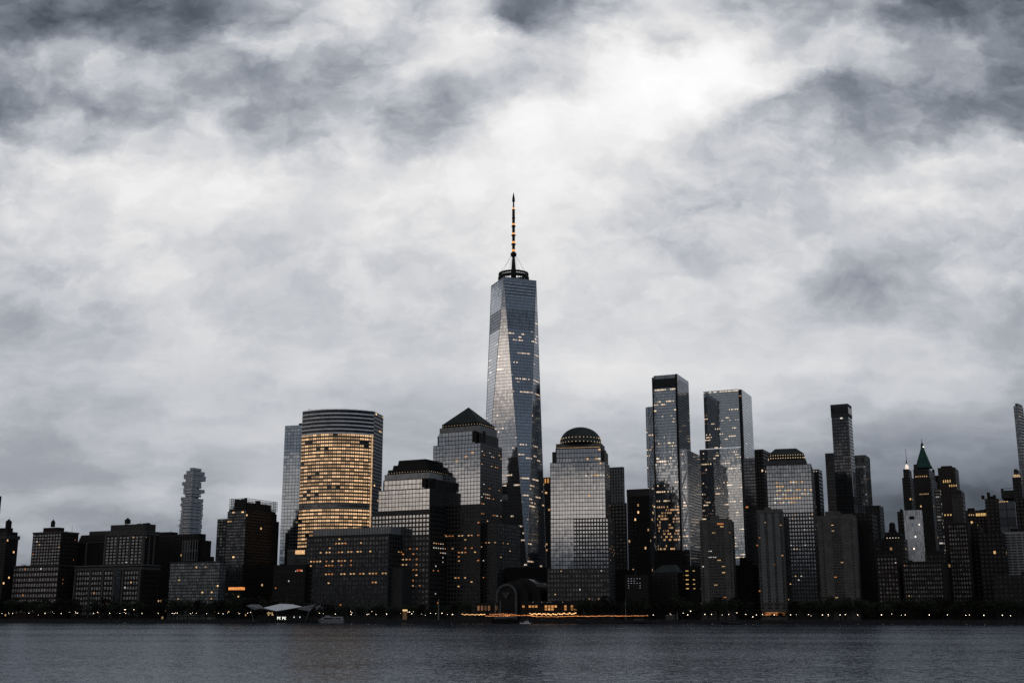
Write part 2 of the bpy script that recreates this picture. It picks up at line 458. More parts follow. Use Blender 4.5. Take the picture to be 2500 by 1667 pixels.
# ------------------------------------------------------------------ water and land
def grid_xy(name, xs, ys, zf, mat):
    vs = [(x, y, zf(x, y)) for y in ys for x in xs]
    n = len(xs)
    fs = [(j * n + i, j * n + i + 1, (j + 1) * n + i + 1, (j + 1) * n + i) for j in range(len(ys) - 1) for i in range(n - 1)]
    return mesh(name, vs, fs, mat)
m, g, b = newmat('river_water')
p = g.n('ShaderNodeNewGeometry').outputs['Position']
px, py_, pz = g.sep(p)
pw = g.xyz(g.m('ADD', px, g.m('MULTIPLY', py_, .25)), g.m('MULTIPLY', py_, 1.0), 0.0)
n0 = g.v('SUBTRACT', g.noise(pw, 2.2, 3, .6, 1), (.5, .5, .5))
n1 = g.v('SUBTRACT', g.noise(g.v('MULTIPLY', pw, (.75, 1.0, 1.0)), .75, 3, .55, 1), (.5, .5, .5))
n1 = g.v('SCALE', n1, sc=g.m('ADD', .45, g.m('MULTIPLY', g.v('LENGTH', n1), 3.2)))
n2 = g.v('SUBTRACT', g.noise(g.v('MULTIPLY', pw, (.45, 1.0, 1.0)), .16, 3, .5, 1), (.5, .5, .5))
n3 = g.rng(g.noise(g.v('MULTIPLY', pw, (.4, 1.0, 1.0)), .012, 3, .5), .35, .65, .65, 1.25)
sl_ = g.v('SCALE', g.v('ADD', g.v('SCALE', n0, sc=.8), g.v('ADD', g.v('SCALE', n1, sc=.75), g.v('SCALE', n2, sc=.20))), sc=n3)
sx_, sy_, _ = g.sep(sl_)
sl_ = g.xyz(g.m('MULTIPLY', sx_, .8), g.m('MULTIPLY', g.m('ABSOLUTE', sy_), -.85), 0.0)
g.l(g.v('NORMALIZE', g.v('ADD', sl_, (0.0, 0.0, 1.0))), b.inputs['Normal'])
nrm_ = b.inputs['Normal'].links[0].from_socket
outn = [n for n in g.nt.nodes if n.type == 'OUTPUT_MATERIAL'][0]
g.nt.nodes.remove(b)
df = g.n('ShaderNodeBsdfDiffuse'); df.inputs[0].default_value = (.025, .032, .041, 1)
gl = g.n('ShaderNodeBsdfGlossy'); gl.inputs['Color'].default_value = (.92, .99, 1.08, 1); gl.inputs['Roughness'].default_value = .13
fr = g.n('ShaderNodeFresnel'); fr.inputs[0].default_value = 1.33
for n_ in (df, gl, fr): g.l(nrm_, n_.inputs['Normal'])
mx = g.n('ShaderNodeMixShader')
g.l(g.m('MINIMUM', g.m('MULTIPLY', fr.outputs[0], .62), .235), mx.inputs[0]); g.l(df.outputs[0], mx.inputs[1]); g.l(gl.outputs[0], mx.inputs[2]); g.l(mx.outputs[0], outn.inputs[0])
WATER = m
water = grid_xy('water', [-9000, -3000, -700, 0, 700, 3000, 9000], [-600, 100, 400, 800, 1200, 1700], lambda x, y: 0.0, WATER)
tag(water, kind='structure')
EARTH = plain('city_ground', (.02, .02, .02), .95)
gv = [(-9000, shore(-9000), LAND), (-700, shore(-700), LAND), (0, shore(0), LAND), (700, shore(700), LAND), (3000, shore(3000), LAND), (9000, 60000, LAND), (-9000, 60000, LAND)]
ground = mesh('ground', gv, [tuple(range(len(gv)))], EARTH); tag(ground, kind='structure')
STONE = plain('sea_wall_stone', (.022, .022, .024), .9, var=.5, scale=.4)
b_ = MB()
xs = list(range(-800, 801, 20))
for x0, x1 in zip(xs[:-1], xs[1:]):
    b_.hull8([(x0, shore(x0) - 1, -1.5), (x1, shore(x1) - 1, -1.5), (x1, shore(x1) + .6, -1.5), (x0, shore(x0) + .6, -1.5),
              (x0, shore(x0) - .6, LAND + .5), (x1, shore(x1) - .6, LAND + .5), (x1, shore(x1) + .6, LAND + .5), (x0, shore(x0) + .6, LAND + .5)])
sw = b_.build('sea_wall', STONE); tag(sw, 'long dark stone sea wall along the far bank of the river', 'sea wall')
rb = MB()
for x in range(-640, 641, 4):
    rb.bar((x, shore(x) + .4, LAND + .5), (x, shore(x) + .4, LAND + 1.5), .05, 4)
for z in (LAND + 1.0, LAND + 1.5):
    rb.bar((-640, shore(-640) + .4, z), (640, shore(640) + .4, z), .05, 4)
ro = rb.build('railing', plain('railing_metal', (.05, .05, .055), .6)); tag(ro, 'low metal railing running along the top of the sea wall', 'railing')
PAVE = plain('esplanade_paving', (.035, .035, .036), .9)
pv = mesh('pavement', [(-800, shore(-800) + .6, LAND + .02), (800, shore(800) + .6, LAND + .02), (800, shore(800) + 16, LAND + .02), (-800, shore(-800) + 16, LAND + .02)], [(0, 1, 2, 3)], PAVE)
tag(pv, kind='structure')
#END2
# ------------------------------------------------------------------ wall materials
BRICK = plain('dark_brick', (.020, .015, .013), .9, var=.35, scale=.3)
BRICKR = plain('red_brown_brick', (.026, .017, .014), .9, var=.35, scale=.3)
LIME = plain('limestone', (.075, .074, .074), .85, var=.25)
PALEST = plain('pale_stone', (.11, .11, .112), .85, var=.2)
GRANITE = plain('dark_granite', (.026, .026, .028), .6, var=.3, spec=.4)
CONC = plain('beige_concrete', (.105, .10, .096), .9, var=.25)
BLACKW = plain('black_cladding', (.008, .008, .009), .7, var=.3)
COPPER = plain('dark_copper_roof', (.022, .030, .030), .6, var=.3, spec=.4)
GREENCU = plain('green_copper_roof', (.020, .075, .060), .8, var=.3)
LOUVRE = facade('louvred_plant_screen', (.02, .02, .021), (.34, .35, .36), gm=.0, gr=.5, ww=.62, wh=.93, gvar=.15, jit=0)
DARKLIT = lambda key, p, wall=(.012, .010, .010), es=1.0, ww=.55, wh=.5, cl=.3, seed=1.0, col=WARM, glass=(.022, .023, .026), gm=.3, **k: \
    facade(key, wall, glass, gm=gm, gr=.2, ww=ww, wh=wh, lit=p, cl=cl, es=es, seed=seed, col=col, band=(.2, .85), jit=.02, **k)
def roof_bits(T, q0, q1, t0, t1, z, n, seed, hmin=1.5, hmax=4, mat=None):
    r = random.Random(seed)
    for _ in range(n):
        a = r.uniform(q0, q1 - 3); b = r.uniform(t0, t1 - 3)
        T.box('roof_unit', z, z + r.uniform(hmin, hmax), mat or DARKMETAL, a, a + r.uniform(2, 5), b, b + r.uniform(2, 5))
def mast(T, q, t, z0, h, r=.25):
    p = T.P(q, t); m_ = MB(); m_.bar((p.x, p.y, z0), (p.x, p.y, z0 + h), r, 5, r * .3); m_.build('antenna', DARKMETAL, T.root)
def tank(T, px, pyb, pyt, wpx, cone=.35, t=12.0):
    q = T.S(px, pyb, t); p = T.P(q, t); z0, z1 = zat(pyb, p.y), zat(pyt, p.y); r = wpx / 2 * p.y / F
    b = MB(); hz = z1 - z0
    b.lathe((p.x, p.y, z0), [(r, 0), (r, hz * (1 - cone)), (r * 1.12, hz * (1 - cone)), (r * .15, hz)], 16)
    b.bar((p.x, p.y, z1 - .1), (p.x, p.y, z1 + 2.2), .15, 5)
    b.build('water_tank', DARKMETAL, T.root)
def roof_shrubs(T, cells, z):
    b = MB(); r = random.Random(3)
    for q, t, s in cells:
        c = T.P(q, t)
        for _ in range(60):
            d = Vector((r.gauss(0, .5), r.gauss(0, .5), abs(r.gauss(0, .5)))) * s
            a = Vector((c.x, c.y, z)) + d; u = Vector((r.uniform(-1, 1), r.uniform(-1, 1), r.uniform(-1, 1))) * .5; v = Vector((r.uniform(-1, 1), r.uniform(-1, 1), r.uniform(-1, 1))) * .5
            b.quad(a - u, a + v, a + u, a - v)
    b.build('roof_planting', LEAF, T.root)
LEAF = plain('dark_foliage', (.018, .024, .014), .9, var=.5, scale=.4)
# ================================================================== the left bank of buildings
T = Tower('brick_tower', 'tall dark brown tower cut off by the far left edge', 'tower', -70, -22, 4, 1208, 420)
T.box('wall', LAND, T.zt, DARKLIT('m_edge_tower', .16, seed=2.0))
T = Tower('apartment_block', 'dark stepped block with a conical roof tank at the far left end of the skyline', 'apartment block', -40, 16, 45, 1315, 60)
M_ = DARKLIT('m_left_block', .13, wall=(.013, .011, .011), seed=4.0, col=WARM, es=1.2)
T.box('wall', LAND, T.zt, M_, bay=3.6, floor=3.4)
T.box('cornice', T.zt, T.z(1306), GRANITE, -1.2, T.W, -1.2, T.D + 1.2)
T.box('upper_storey', T.z(1306), T.z(1297), M_, 1, T.W, 1, T.D - 1)
T.box('penthouse', T.z(1297), T.z(1287), BRICK, 4, T.W * .6, 4, T.D - 6)
tank(T, 20, 1288, 1267, 14, .3, 10)
# brick apartment house with pale square windows
T = Tower('apartment_house', 'brick apartment house with rows of pale square windows, roof tank and lower wing', 'apartment house', 81, 151, 192, 1300, 60)
zb = T.z(1380); qb = T.S(33, 1380)
T.box('wall', zb, T.zt, BRICKR)
T.box('wing', LAND, zb, BRICKR, 0, qb, 0, T.D)
T.box('cornice', T.zt, T.z(1296.5), LIME, -.6, T.W + .6, -.6, T.D + .6)
T.box('cornice', zb - .2, zb + .9, LIME, -.4, qb + .4, -.4, T.D + .4)
wide = lambda i, j: 0
nb = 10
T.win('F', 0.6, T.W - .6, zb + 1.2, T.zt - .6, 10, 10, .62, .55, GLASSD, rand_lit(.03, 11, {9}, .12))
T.win('F', .6, qb - .6, LAND + 6, zb - .6, 17, 9, .62, .55, GLASSD, rand_lit(.03, 12))
T.win('R', .6, T.D - .6, LAND + 6, T.zt - .6, 9, 20, .4, .4, GLASSK, rand_lit(.025, 13))
T.box('penthouse', T.zt, T.z(1285.5), BRICKR, T.W * .25, T.W * .75, 4, T.D * .55)
tank(T, 128.5, 1286, 1268, 10, .35, 10)
q = T.S(176, 1295, 4); mast(T, q, 4 if q > -20 else 10, T.zt, 9)
roof_shrubs(T, [(T.W * .82, 3, 2.0), (4, T.D * .4, 2.0)], T.zt)
roof_shrubs(T, [(qb - 8, 6, 3.0), (qb - 13, 6, 2.6), (qb - 17, 9, 2.2)], zb)
# mansard-roofed block
T = Tower('mansard_block', 'dark block with a black mansard roof between two brick apartment houses', 'apartment block', 186, 262, 300, 1323, 95)
T.box('wall', LAND, T.zt, DARKLIT('m_mansard', .05, wall=(.014, .012, .012), seed=6.0))
T.box('mansard_roof', T.zt, T.z(1303), BLACKW, 1, T.W - 1, 1, T.D - 1, inset=(2, 2.5, 3, 2))
T.box('penthouse', T.z(1303), T.z(1294), GRANITE, 4, T.W * .72, 6, T.D - 6)
T.box('pier', LAND, T.zt + .3, LIME, T.W * .62, T.W * .67, -.5, .2)
T.box('cornice', T.zt - .1, T.zt + .8, LIME, -.5, T.W + .5, -.5, T.D + .5)
# large pilastered apartment house
T = Tower('apartment_house', 'broad brick apartment house with pale stone pilasters, a setback tower and a roof tank', 'apartment house', 258, 353, 390, 1297, 60)
zb = T.z(1380); qb = T.S(186, 1380)
T.box('wall', zb, T.zt, BRICK)
T.box('podium', LAND, zb, BRICK, -1.5, qb, -1.5, T.D + 3)
T.box('cornice', T.zt, T.z(1295), PALEST, -.8, T.W + .8, -.8, T.D + .8)
T.box('cornice', T.zt - 3.5, T.zt - .1, LIME, -.3, T.W + .3, -.3, T.D + .3)
T.box('cornice', zb, zb + 1.4, PALEST, -2.1, qb + .6, -2.1, T.D + 3.5)
T.box('cornice', zb - 4.5, zb - 1.6, LIME, -1.8, qb + .3, -1.8, T.D + 3)
for f in (0.015, .345, .66, .985):
    T.box('pilaster', zb + 1.4, T.zt - 3.5, LIME, T.W * f - 1.3, T.W * f + 1.3, -.7, .2)
    T.box('pilaster', zb + 1.4, T.zt - 3.5, LIME, -.7, .2, T.D * f - 1.2, T.D * f + 1.2) if f < .9 else None
for f in (.01, .26, .39, .56, .75, .985):
    T.box('pilaster', LAND + 2, zb - 4.5, LIME, qb * f - 1.3, qb * f + 1.3, -2.2, -1.3)
for a, b_2 in ((.035, .325), (.365, .64), (.68, .965)):
    T.win('F', T.W * a, T.W * b_2, zb + 2, T.zt - 4.5, 3, 9, .6, .6, GLASSD, rand_lit(.05, int(a * 900)))
T.win('R', 2, T.D - 1, zb + 2, T.zt - 4.5, 8, 9, .4, .45, GLASSK, rand_lit(.04, 31))
T.box('glass_bay', LAND + 6, zb - 5, facade('m_glassbay', (.03, .034, .038), (.12, .135, .15), ww=.9, wh=.7, lit=.06, seed=8.0), qb * .285, qb * .37, -2.4, -1.4, bay=3, floor=3.4)
for a, b_2 in ((.03, .24), (.41, .54), (.58, .735), (.77, .965)):
    T.win('F', qb * a, qb * b_2, LAND + 4, zb - 5, max(2, round(qb * (b_2 - a) / 4.2)), 9, .55, .55, GLASSD, rand_lit(.06, int(a * 777)), off=-1.5)
T.win('R', 2, T.D, LAND + 4, zb - 5, 8, 9, .4, .45, GLASSK, rand_lit(.05, 34), off=-1.5)
T.box('penthouse', T.z(1296), T.z(1277), GRANITE, 4, T.S(266, 1277, 6) - 4, 5, T.D - 3)
T.box('penthouse', T.z(1296), T.z(1283), BRICK, T.S(266, 1277, 6) - 4, T.W - 2, 6, T.D - 6)
tank(T, 311, 1278, 1264, 14, .4, 9)
mast(T, T.S(342, 1280, 6), 6, T.z(1277), 4)
# dark block with white ribs
roof_bits(T, 5, T.W - 6, 6, T.D - 6, T.z(1277), 4, 21, .8, 2)
T = Tower('dark_block', 'dark flat-roofed block with a panel of thin white ribs below the tower of stacked boxes', 'office block', 376, 486, 503, 1302, 150)
T.box('wall', LAND, T.zt, DARKLIT('m_ribblock', .10, wall=(.009, .008, .008), seed=9.0))
T.box('penthouse', T.zt, T.z(1295), BLACKW, T.S(417, 1296), T.W, 0.5, T.D)
T.box('side_wing', LAND, T.z(1319), BLACKW, -9, 0, 3, T.D)
T.box('side_wing', LAND, T.z(1358), BLACKW, -15, -9, 3, T.D)
q0, q1 = T.S(486, 1320), T.S(446, 1320)
T.box('ribbed_panel', T.z(1368), T.z(1318), facade('m_ribs', (.16, .165, .17), (.014, .014, .016), gm=.3, ww=.62, wh=.9, jit=.01), max(q0, .2), q1, -.5, .2, bay=(q1 - q0) / 6, floor=13)
mast(T, T.W * .7, 6, T.z(1295), 5)
# the tower of stacked boxes
T = Tower('stacked_tower', 'slender far-off tower of irregularly stacked pale boxes', 'skyscraper', 441, 472, 497, 1140, 1000)
SG = facade('m_stack_glass', (.30, .32, .35), (.30, .33, .37), gm=.5, gr=.3, ww=.9, wh=.62, lit=.015, seed=3.0, jit=.03, es=.9)
SD = facade('m_stack_dark', (.05, .055, .06), (.07, .08, .095), gm=.8, gr=.15, ww=.88, wh=.7, jit=.03, seed=2.0)
zz = lambda y: zat(1120 + y / 7.84, T.Y)
px_ = lambda x: 420 + x / 7.84
T.box('core', LAND, zz(220), SD, 4, T.S(px_(235), 1190) - 2, 4, T.T(px_(560), 1190) - 2)
for L, Rr, y0, y1 in ((340, 570, 165, 220), (275, 630, 220, 300), (220, 0, 280, 375), (0, 650, 300, 402), (255, 560, 375, 438), (190, 0, 428, 500), (0, 566, 430, 520),
                      (222, 570, 500, 545), (216, 0, 545, 610), (0, 632, 560, 632), (215, 562, 610, 668), (245, 560, 672, 716), (165, 0, 720, 790), (0, 612, 740, 808),
                      (180, 590, 790, 835), (160, 600, 835, 905), (175, 604, 905, 960), (170, 598, 960, 1020), (165, 600, 1020, 1090), (160, 585, 1090, 1150),
                      (150, 580, 1150, 1230), (140, 578, 1230, 1320), (130, 572, 1320, 1400), (125, 565, 1400, 1560)):
    pyv = 1120 + y0 / 7.84
    q1 = T.S(px_(L), pyv) if L else 14; t1 = T.T(px_(Rr), pyv) if Rr else 14
    r = rnd.uniform(0, 1.6)
    T.box('stacked_box', zz(y1) + .7, zz(y0), SG, r + (16 if not L else 0) * 0, q1, r, t1, bay=4.2, floor=4.4)
for x0, y0 in ((135, 982), (105, 1160), (95, 1258), (150, 1070), (590, 1130)):
    pyv = 1120 + y0 / 7.84
    if x0 < 400: T.box('balcony', zz(y0) - .8, zz(y0), GRANITE, 10, T.S(px_(x0), pyv), 2, 9)
# glassy apartment slab in front
T = Tower('glass_block', 'low glass-fronted apartment block behind the esplanade trees, beside the crowned tower', 'apartment block', 416, 537, 552, 1369, 35)
GA = facade('m_glass_low', (.03, .033, .036), (.17, .185, .20), gm=.4, gr=.25, ww=.80, wh=.72, lit=.10, cl=.15, seed=5.0, gvar=.5, jit=.04, es=1.0)
T.box('curtain_wall', LAND, T.zt - 1.2, GA, bay=2.6, floor=3.4)
T.box('parapet', T.zt - 1.2, T.zt, GRANITE, -.4, T.W + .4, -.4, T.D + .4)
# crowned apartment tower
T = Tower('apartment_tower', 'dark apartment tower with a lattice crown and a slim balcony wing on its shoulder', 'apartment tower', 556, 601, 676, 1246, 90)
GI = facade('m_crown_left', (.045, .046, .048), (.13, .138, .15), gm=.5, gr=.2, ww=.86, wh=.55, lit=.12, cl=.4, seed=7.0, jit=.04, gvar=.5, es=1.1)
GJ = DARKLIT('m_crown_right', .075, wall=(.012, .0105, .010), seed=7.5, ww=.7, wh=.5)
pts = T.rect(0, T.W, 0, T.D)
def two(T, name, z0, z1, fr, sd, bay=4, floor=4, q1=None, t1=None, q0=0, t0=0):
    o = T.box(name, z0, z1, [fr, ROOF, sd], q0, q1, t0, t1, bay, floor)
    o.data.polygons[1].material_index = 2
    return o
two(T, 'wall', LAND, T.zt, GI, GJ, 3.4, 3.4)
T.box('upper_storey', T.zt, T.z(1240), GRANITE, 1, T.W - 1, 1, T.D - 1)
T.box('crown_core', T.z(1240), T.z(1224), BLACKW, 5, T.W - 5, 5, T.D - 5)
zc0, zc1 = T.z(1237), T.z(1216)
cb = MB()
crown = [T.P(-1, -1), T.P(T.W - 3, -1), T.P(T.W - 3, T.D - 1), T.P(-1, T.D - 1)]
for i in range(4):
    a, c = crown[i], crown[(i + 1) % 4]; n = max(4, int((c - a).length / 2.6))
    for k in range(n + 1):
        p = a + (c - a) * k / n; cb.bar((p.x, p.y, zc0 - 3), (p.x, p.y, zc1), .22, 4)
    for k in range(6):
        z = zc0 + (zc1 - zc0) * k / 5; cb.bar((a.x, a.y, z), (c.x, c.y, z), .28 if k else .5, 4)
cb.build('lattice_crown', GRANITE, T.root)
roof_bits(T, 4, T.W - 4, 6, T.D - 4, T.z(1224), 6, 5, 3, 5.5)
T.box('balcony_wing', LAND, T.z(1263), facade('m_balc', (.02, .018, .017), (.09, .10, .11), gm=.8, ww=.7, wh=.55, lit=.06, seed=2.6, jit=.04), T.W, T.S(531, 1263, 4), 4, 22, 4.5, 3.6)
T.box('rear_wing', LAND, T.z(1263), BLACKW, 4, T.W, T.D, T.T(688, 1263))
T.box('podium', LAND, T.z(1378), facade('m_pod', (.03, .033, .036), (.14, .155, .17), gm=.9, gr=.15, ww=.84, wh=.72, lit=.05, seed=4.5, gvar=.6, jit=.04), .2, T.S(540, 1378), -2, 6, 2.2, 3.4)
lp = MB(); a, c = T.P(0, -2.1), T.P(T.S(560, 1436), -2.1)
zl = T.z(1436)
T.box('lit_storey', zl - 1.6, zl + 1.6, glow('lit_lobby', ORANGE, .8, .7), -.3, T.S(561, 1436), -2.3, 4)
# ================================================================== curved lit tower and its slab
T = Tower('curved_tower', 'broad curved office tower glowing gold with hundreds of lit windows', 'office tower', 740, 914, 933, 1006, 190, a=2)
Yc = T.Y
aL, aR = at(739, 1000, Yc + 4), at(914, 1003, Yc + 2)
A, B_ = Vector((aL.x, aL.y)), Vector((aR.x, aR.y))
N = 44
ch = B_ - A; nrm = Vector((ch.y, -ch.x)).normalized()
def arc(u): return A + ch * u + nrm * (17 * (1 - (2 * u - 1) ** 2))
back = [B_ + Vector((7.5, 34)), A + Vector((3, 34))]
def arcwall(name, z0, z1, mat, bays, floors, off=0.0, closed=True):
    P_ = [arc(i / N) + nrm * off for i in range(N + 1)]
    vs = [(p.x, p.y, z0) for p in P_] + [(p.x, p.y, z1) for p in P_]
    fs, uvs, mi = [], [], []
    n = N + 1
    for i in range(N):
        fs.append((i, i + 1, n + i + 1, n + i)); uvs.append([(bays * i / N, 0), (bays * (i + 1) / N, 0), (bays * (i + 1) / N, floors), (bays * i / N, floors)]); mi.append(0)
    k = len(vs)
    vs += [(p.x, p.y, z) for z in (z0, z1) for p in back]
    fs.append((N, k, k + 2, n + N)); uvs.append([(0, 0), (7, 0), (7, floors), (0, floors)]); mi.append(2)
    fs.append((k, k + 1, k + 3, k + 2)); uvs.append([(0, 0)] * 4); mi.append(1)
    fs.append((k + 1, 0, n, k + 3)); uvs.append([(0, 0), (7, 0), (7, floors), (0, floors)]); mi.append(2)
    fs.append(tuple(range(n, 2 * n)) + (k + 2, k + 3)); uvs.append([(0, 0)] * (n + 2)); mi.append(1)
    fs.append((k + 1, k) + tuple(range(n - 1, -1, -1))); uvs.append([(0, 0)] * (n + 2)); mi.append(1)
    return mesh(name, vs, fs, [mat, ROOF, SIDEG], T.root, uvs, mi)
SIDEG = facade('m_curved_side', (.02, .021, .023), (.05, .053, .06), gm=.8, gr=.12, ww=.9, wh=.6, lit=.12, cl=.3, seed=3.0, col=WARM, es=1.0, jit=.02)
OFFT = facade('m_curved_top', (.055, .058, .062), (.035, .038, .045), gm=.7, gr=.15, ww=.95, wh=.72, lit=.06, cl=.7, seed=1.0, jit=.02, es=.8)
GOLD = facade('m_curved_gold', (.13, .125, .12), (.06, .055, .05), gm=.6, gr=.15, ww=.90, wh=.72, lit=.78, cl=.5, es=.92, lobes=2, col=(1.0, .62, .33), seed=5.0, cu=.13, band=(.24, .74), jit=.02)
z = lambda py: zat(py, Yc - 8)
zA, zB, zC, zD = z(1372), z(1241), z(1229), z(1058)
arcwall('curtain_wall', LAND, zA, OFFT, 34, 4)
arcwall('curtain_wall', zA, zB, GOLD, 17, round((zB - zA) / 4.25))
arcwall('plant_storey', zB, zC, facade('m_curved_plant', (.30, .31, .32), (.10, .105, .11), gm=.4, ww=.9, wh=.5), 34, 1)
arcwall('curtain_wall', zC, zD, GOLD, 17, round((zD - zC) / 4.25))
arcwall('crown_storeys', zD, z(1001), OFFT, 34, 6)
fb = MB()
for zz_ in [zC + (zD - zC) * k / round((zD - zC) / 4.25) for k in range(0, round((zD - zC) / 4.25) + 1)] + [zA + (zB - zA) * k / round((zB - zA) / 4.25) for k in range(0, round((zB - zA) / 4.25) + 1)]:
    for i in range(N):
        a, c = arc(i / N), arc((i + 1) / N)
        a2, c2 = a + nrm * .55, c + nrm * .55
        fb.hull8([(a2.x, a2.y, zz_ - .25), (c2.x, c2.y, zz_ - .25), (c.x, c.y, zz_ - .25), (a.x, a.y, zz_ - .25), (a2.x, a2.y, zz_ + .25), (c2.x, c2.y, zz_ + .25), (c.x, c.y, zz_ + .25), (a.x, a.y, zz_ + .25)])
fb.build('floor_fin', plain('fin_metal', (.14, .14, .145), .4, .5), T.root)['kind'] = 'stuff'
fb = MB()
zr = z(1001)
for zz_, hh in [(zD + (zr - zD) * k / 6, .85) for k in range(0, 6)] + [(zr + .4, .9)]:
    for i in range(N):
        a, c = arc(i / N), arc((i + 1) / N)
        a2, c2 = a + nrm * .7, c + nrm * .7
        fb.hull8([(a2.x, a2.y, zz_ - hh), (c2.x, c2.y, zz_ - hh), (c.x, c.y, zz_ - hh), (a.x, a.y, zz_ - hh), (a2.x, a2.y, zz_ + hh), (c2.x, c2.y, zz_ + hh), (c.x, c.y, zz_ + hh), (a.x, a.y, zz_ + hh)])
fb.build('crown_band', plain('bright_band_metal', (.9, .91, .93), .5), T.root)['kind'] = 'stuff'
fb = MB()
for i in range(N):
    a, c = arc(i / N) + nrm * .75, arc((i + 1) / N) + nrm * .75
    fb.quad((a.x, a.y, zr + .2), (c.x, c.y, zr + .2), (c.x, c.y, zr + 1.4), (a.x, a.y, zr + 1.4))
fb.build('lit_rim', glow('rim_light', (.9, .93, 1), .5, .3), T.root)
p = arc(.1) - nrm * 8; mb = MB(); mb.bar((p.x - 2, p.y, zr), (p.x - 2, p.y, zr + 3.2), .35, 5); mb.bar((p.x - 3, p.y, zr + 3), (p.x + 16, p.y, zr + 3.3), .4, 5)
mb.build('maintenance_crane', DARKMETAL, T.root)
cb = MB(); p = arc(.985); cb.bar((p.x, p.y - .6, zA), (p.x, p.y - .6, zD), .9, 6)
cb.build('lit_corner_stair', glow('gold_stair', (1, .64, .36), .5, .9), T.root)
T = Tower('glass_tower', 'narrow pale blue glass slab standing behind the golden curved tower', 'office tower', 696, 741, 760, 1037, 205, a=16)
SL = facade('m_slab', (.12, .13, .15), (.36, .41, .47), gm=1, gr=.06, ww=.9, wh=.86, lit=.03, cl=.3, seed=2.0, col=PALE, es=1.0, jit=.01, gvar=.12)
T.box('curtain_wall', T.z(1376), T.zt, SL, q1=T.W, bay=4, floor=4.2)
T.box('base', LAND, T.z(1376), BLACKW, .5, T.W - .5, .5, T.D)
T.box('plant_room', T.zt, T.z(1031), BLACKW, 0, T.W * .35, 5, T.D)
T.box('edge_strip', LAND, T.z(1300), BLACKW, T.W * .55, T.W * .72, -.8, .1)
# podium in front of the golden tower, then the dark schoolhouse
T = Tower('podium_block', 'low podium with one lit storey at the foot of the golden curved tower', 'podium', 702, 760, 775, 1339, 120, a=14)
T.box('wall', LAND, T.zt, facade('m_podium', (.055, .055, .058), (.06, .065, .07), gm=.5, ww=1.0, wh=.5))
T.box('lit_storey', T.z(1352), T.z(1342), glow('podium_lit', WARM, .75, .8), 8, T.W - 10, -.4, 2)
T = Tower('low_block', 'low unlit black block left of the pale-topped office block', 'building', 668, 746, 770, 1377, 55)
T.box('wall', LAND, T.zt, BLACKW)
T.win('F', 2, T.W - 2, T.z(1403), T.z(1385), 9, 1, .3, .35, GLASSK, rand_lit(.5, 5, kinds=(3, 3, 1)))
T.win('F', 2, T.W - 2, LAND + 8, T.z(1410), 9, 5, .4, .4, GLASSK, rand_lit(.06, 6))
for i in range(4): T.win('F', 4 + i * 2, 5.4 + i * 2, T.z(1394), T.z(1389), 1, 1, .8, .8, [glow('festoon_red', (1, .2, .08), 1.0), LITPALE, LITWARM, LITORANGE], hero=True)
# exchange block with pale louvred top
T = Tower('office_block', 'wide grey office block with a pale louvred plant storey, in front of the golden tower', 'office block', 749, 950, 1010, 1304, 48)
T.box('wall', LAND, T.zt, plain('grey_grid_stone', (.034, .034, .036), .8))
q0, q1 = 6, T.S(765, 1284, 5)
T.box('plant_storey', T.zt, T.z(1284), LOUVRE, -1 + 2, q1, 5, T.D - 2, bay=2.1, floor=10)
T.box('parapet', T.zt, T.zt + .9, GRANITE, -.3, T.W + .3, -.3, T.D + .3)
def litrows(seed, table, base=.02, kinds=(1, 1, 2)):
    r = random.Random(seed)
    def f(i, j):
        for rows, lo, hi, p in table:
            if j in rows and lo <= i <= hi: return r.choice(kinds) if r.random() < p * .8 else 0
        return r.choice(kinds) if r.random() < base * .55 else 0
    return f
GLW = pane('grid_window_glass', (.075, .08, .088), .15, .03)
T.win('F', 1, T.W - 1, LAND + 8, T.zt - 1.5, 26, 17, .66, .66, GLW, litrows(21, [((15,), 9, 17, .5), ((13,), 1, 20, .75), ((10, 11), 1, 15, .75), ((8,), 0, 25, .6), ((6,), 18, 26, .6)], .01))
T.win('R', 1, T.D - 1, LAND + 8, T.zt - 1.5, 9, 17, .5, .5, GLASSK, litrows(22, [((13,), 0, 9, .4), ((12,), 0, 9, .3)], .04))
T.box('wing', LAND, T.z(1386), plain('grey_grid_stone', (.034, .034, .036), .8), -14, 0, 6, T.D)
# ------------------------------------------------------------------ the four stone-and-glass towers
WALLT = plain('tower_granite', (.030, .029, .029), .55, var=.25, spec=.4)
def corner_notch(T, z0, z1, a=5.0, w=5.5):
    T.box('corner_notch', z0, z1, BLACKW, a, a + w, -.25, .5)
    T.box('corner_notch', z0, z1, BLACKW, -.25, .5, a, a + w)
# stepped-top tower
T = Tower('office_tower', 'stone and glass office tower with a stepped black roof, lower neighbour of the pyramid tower', 'office tower', 924, 1050, 1113, 1191, 72, a=27)
z1 = T.z(1252); qw = T.S(909, 1252)
T.box('wall', z1, T.zt, WALLT)
T.box('lower_wall', LAND, z1, plain('tower_granite_low', (.036, .035, .035), .6, spec=.3), -1, qw, -1, T.D + 4)
zc = T.z(1151)
T.box('collar', T.z(1165), zc, plain('collar_stone', (.42, .42, .42), .7), 4, T.W - 5, 4, T.D - 5)
T.box('shoulder', T.zt, T.z(1165), WALLT, 3.2, T.W - 4.2, 3.2, T.D - 4.2)
T.box('shoulder', T.zt, T.z(1169), WALLT, 8, T.W - .8, 8, T.D - .8)
nbF, nbR = 15, 9
T.win('F', 4.4, T.W - 5.4, T.zt + .4, T.z(1166), 11, 2, .86, .84, GLASSB, None, off=3.2)
zmid = T.z(1243)
T.win('F', .4, T.W - .4, zmid, T.zt - .4, nbF, round((T.zt - zmid) / 4.25), .87, .84, GLASSB, litrows(41, [], .004))
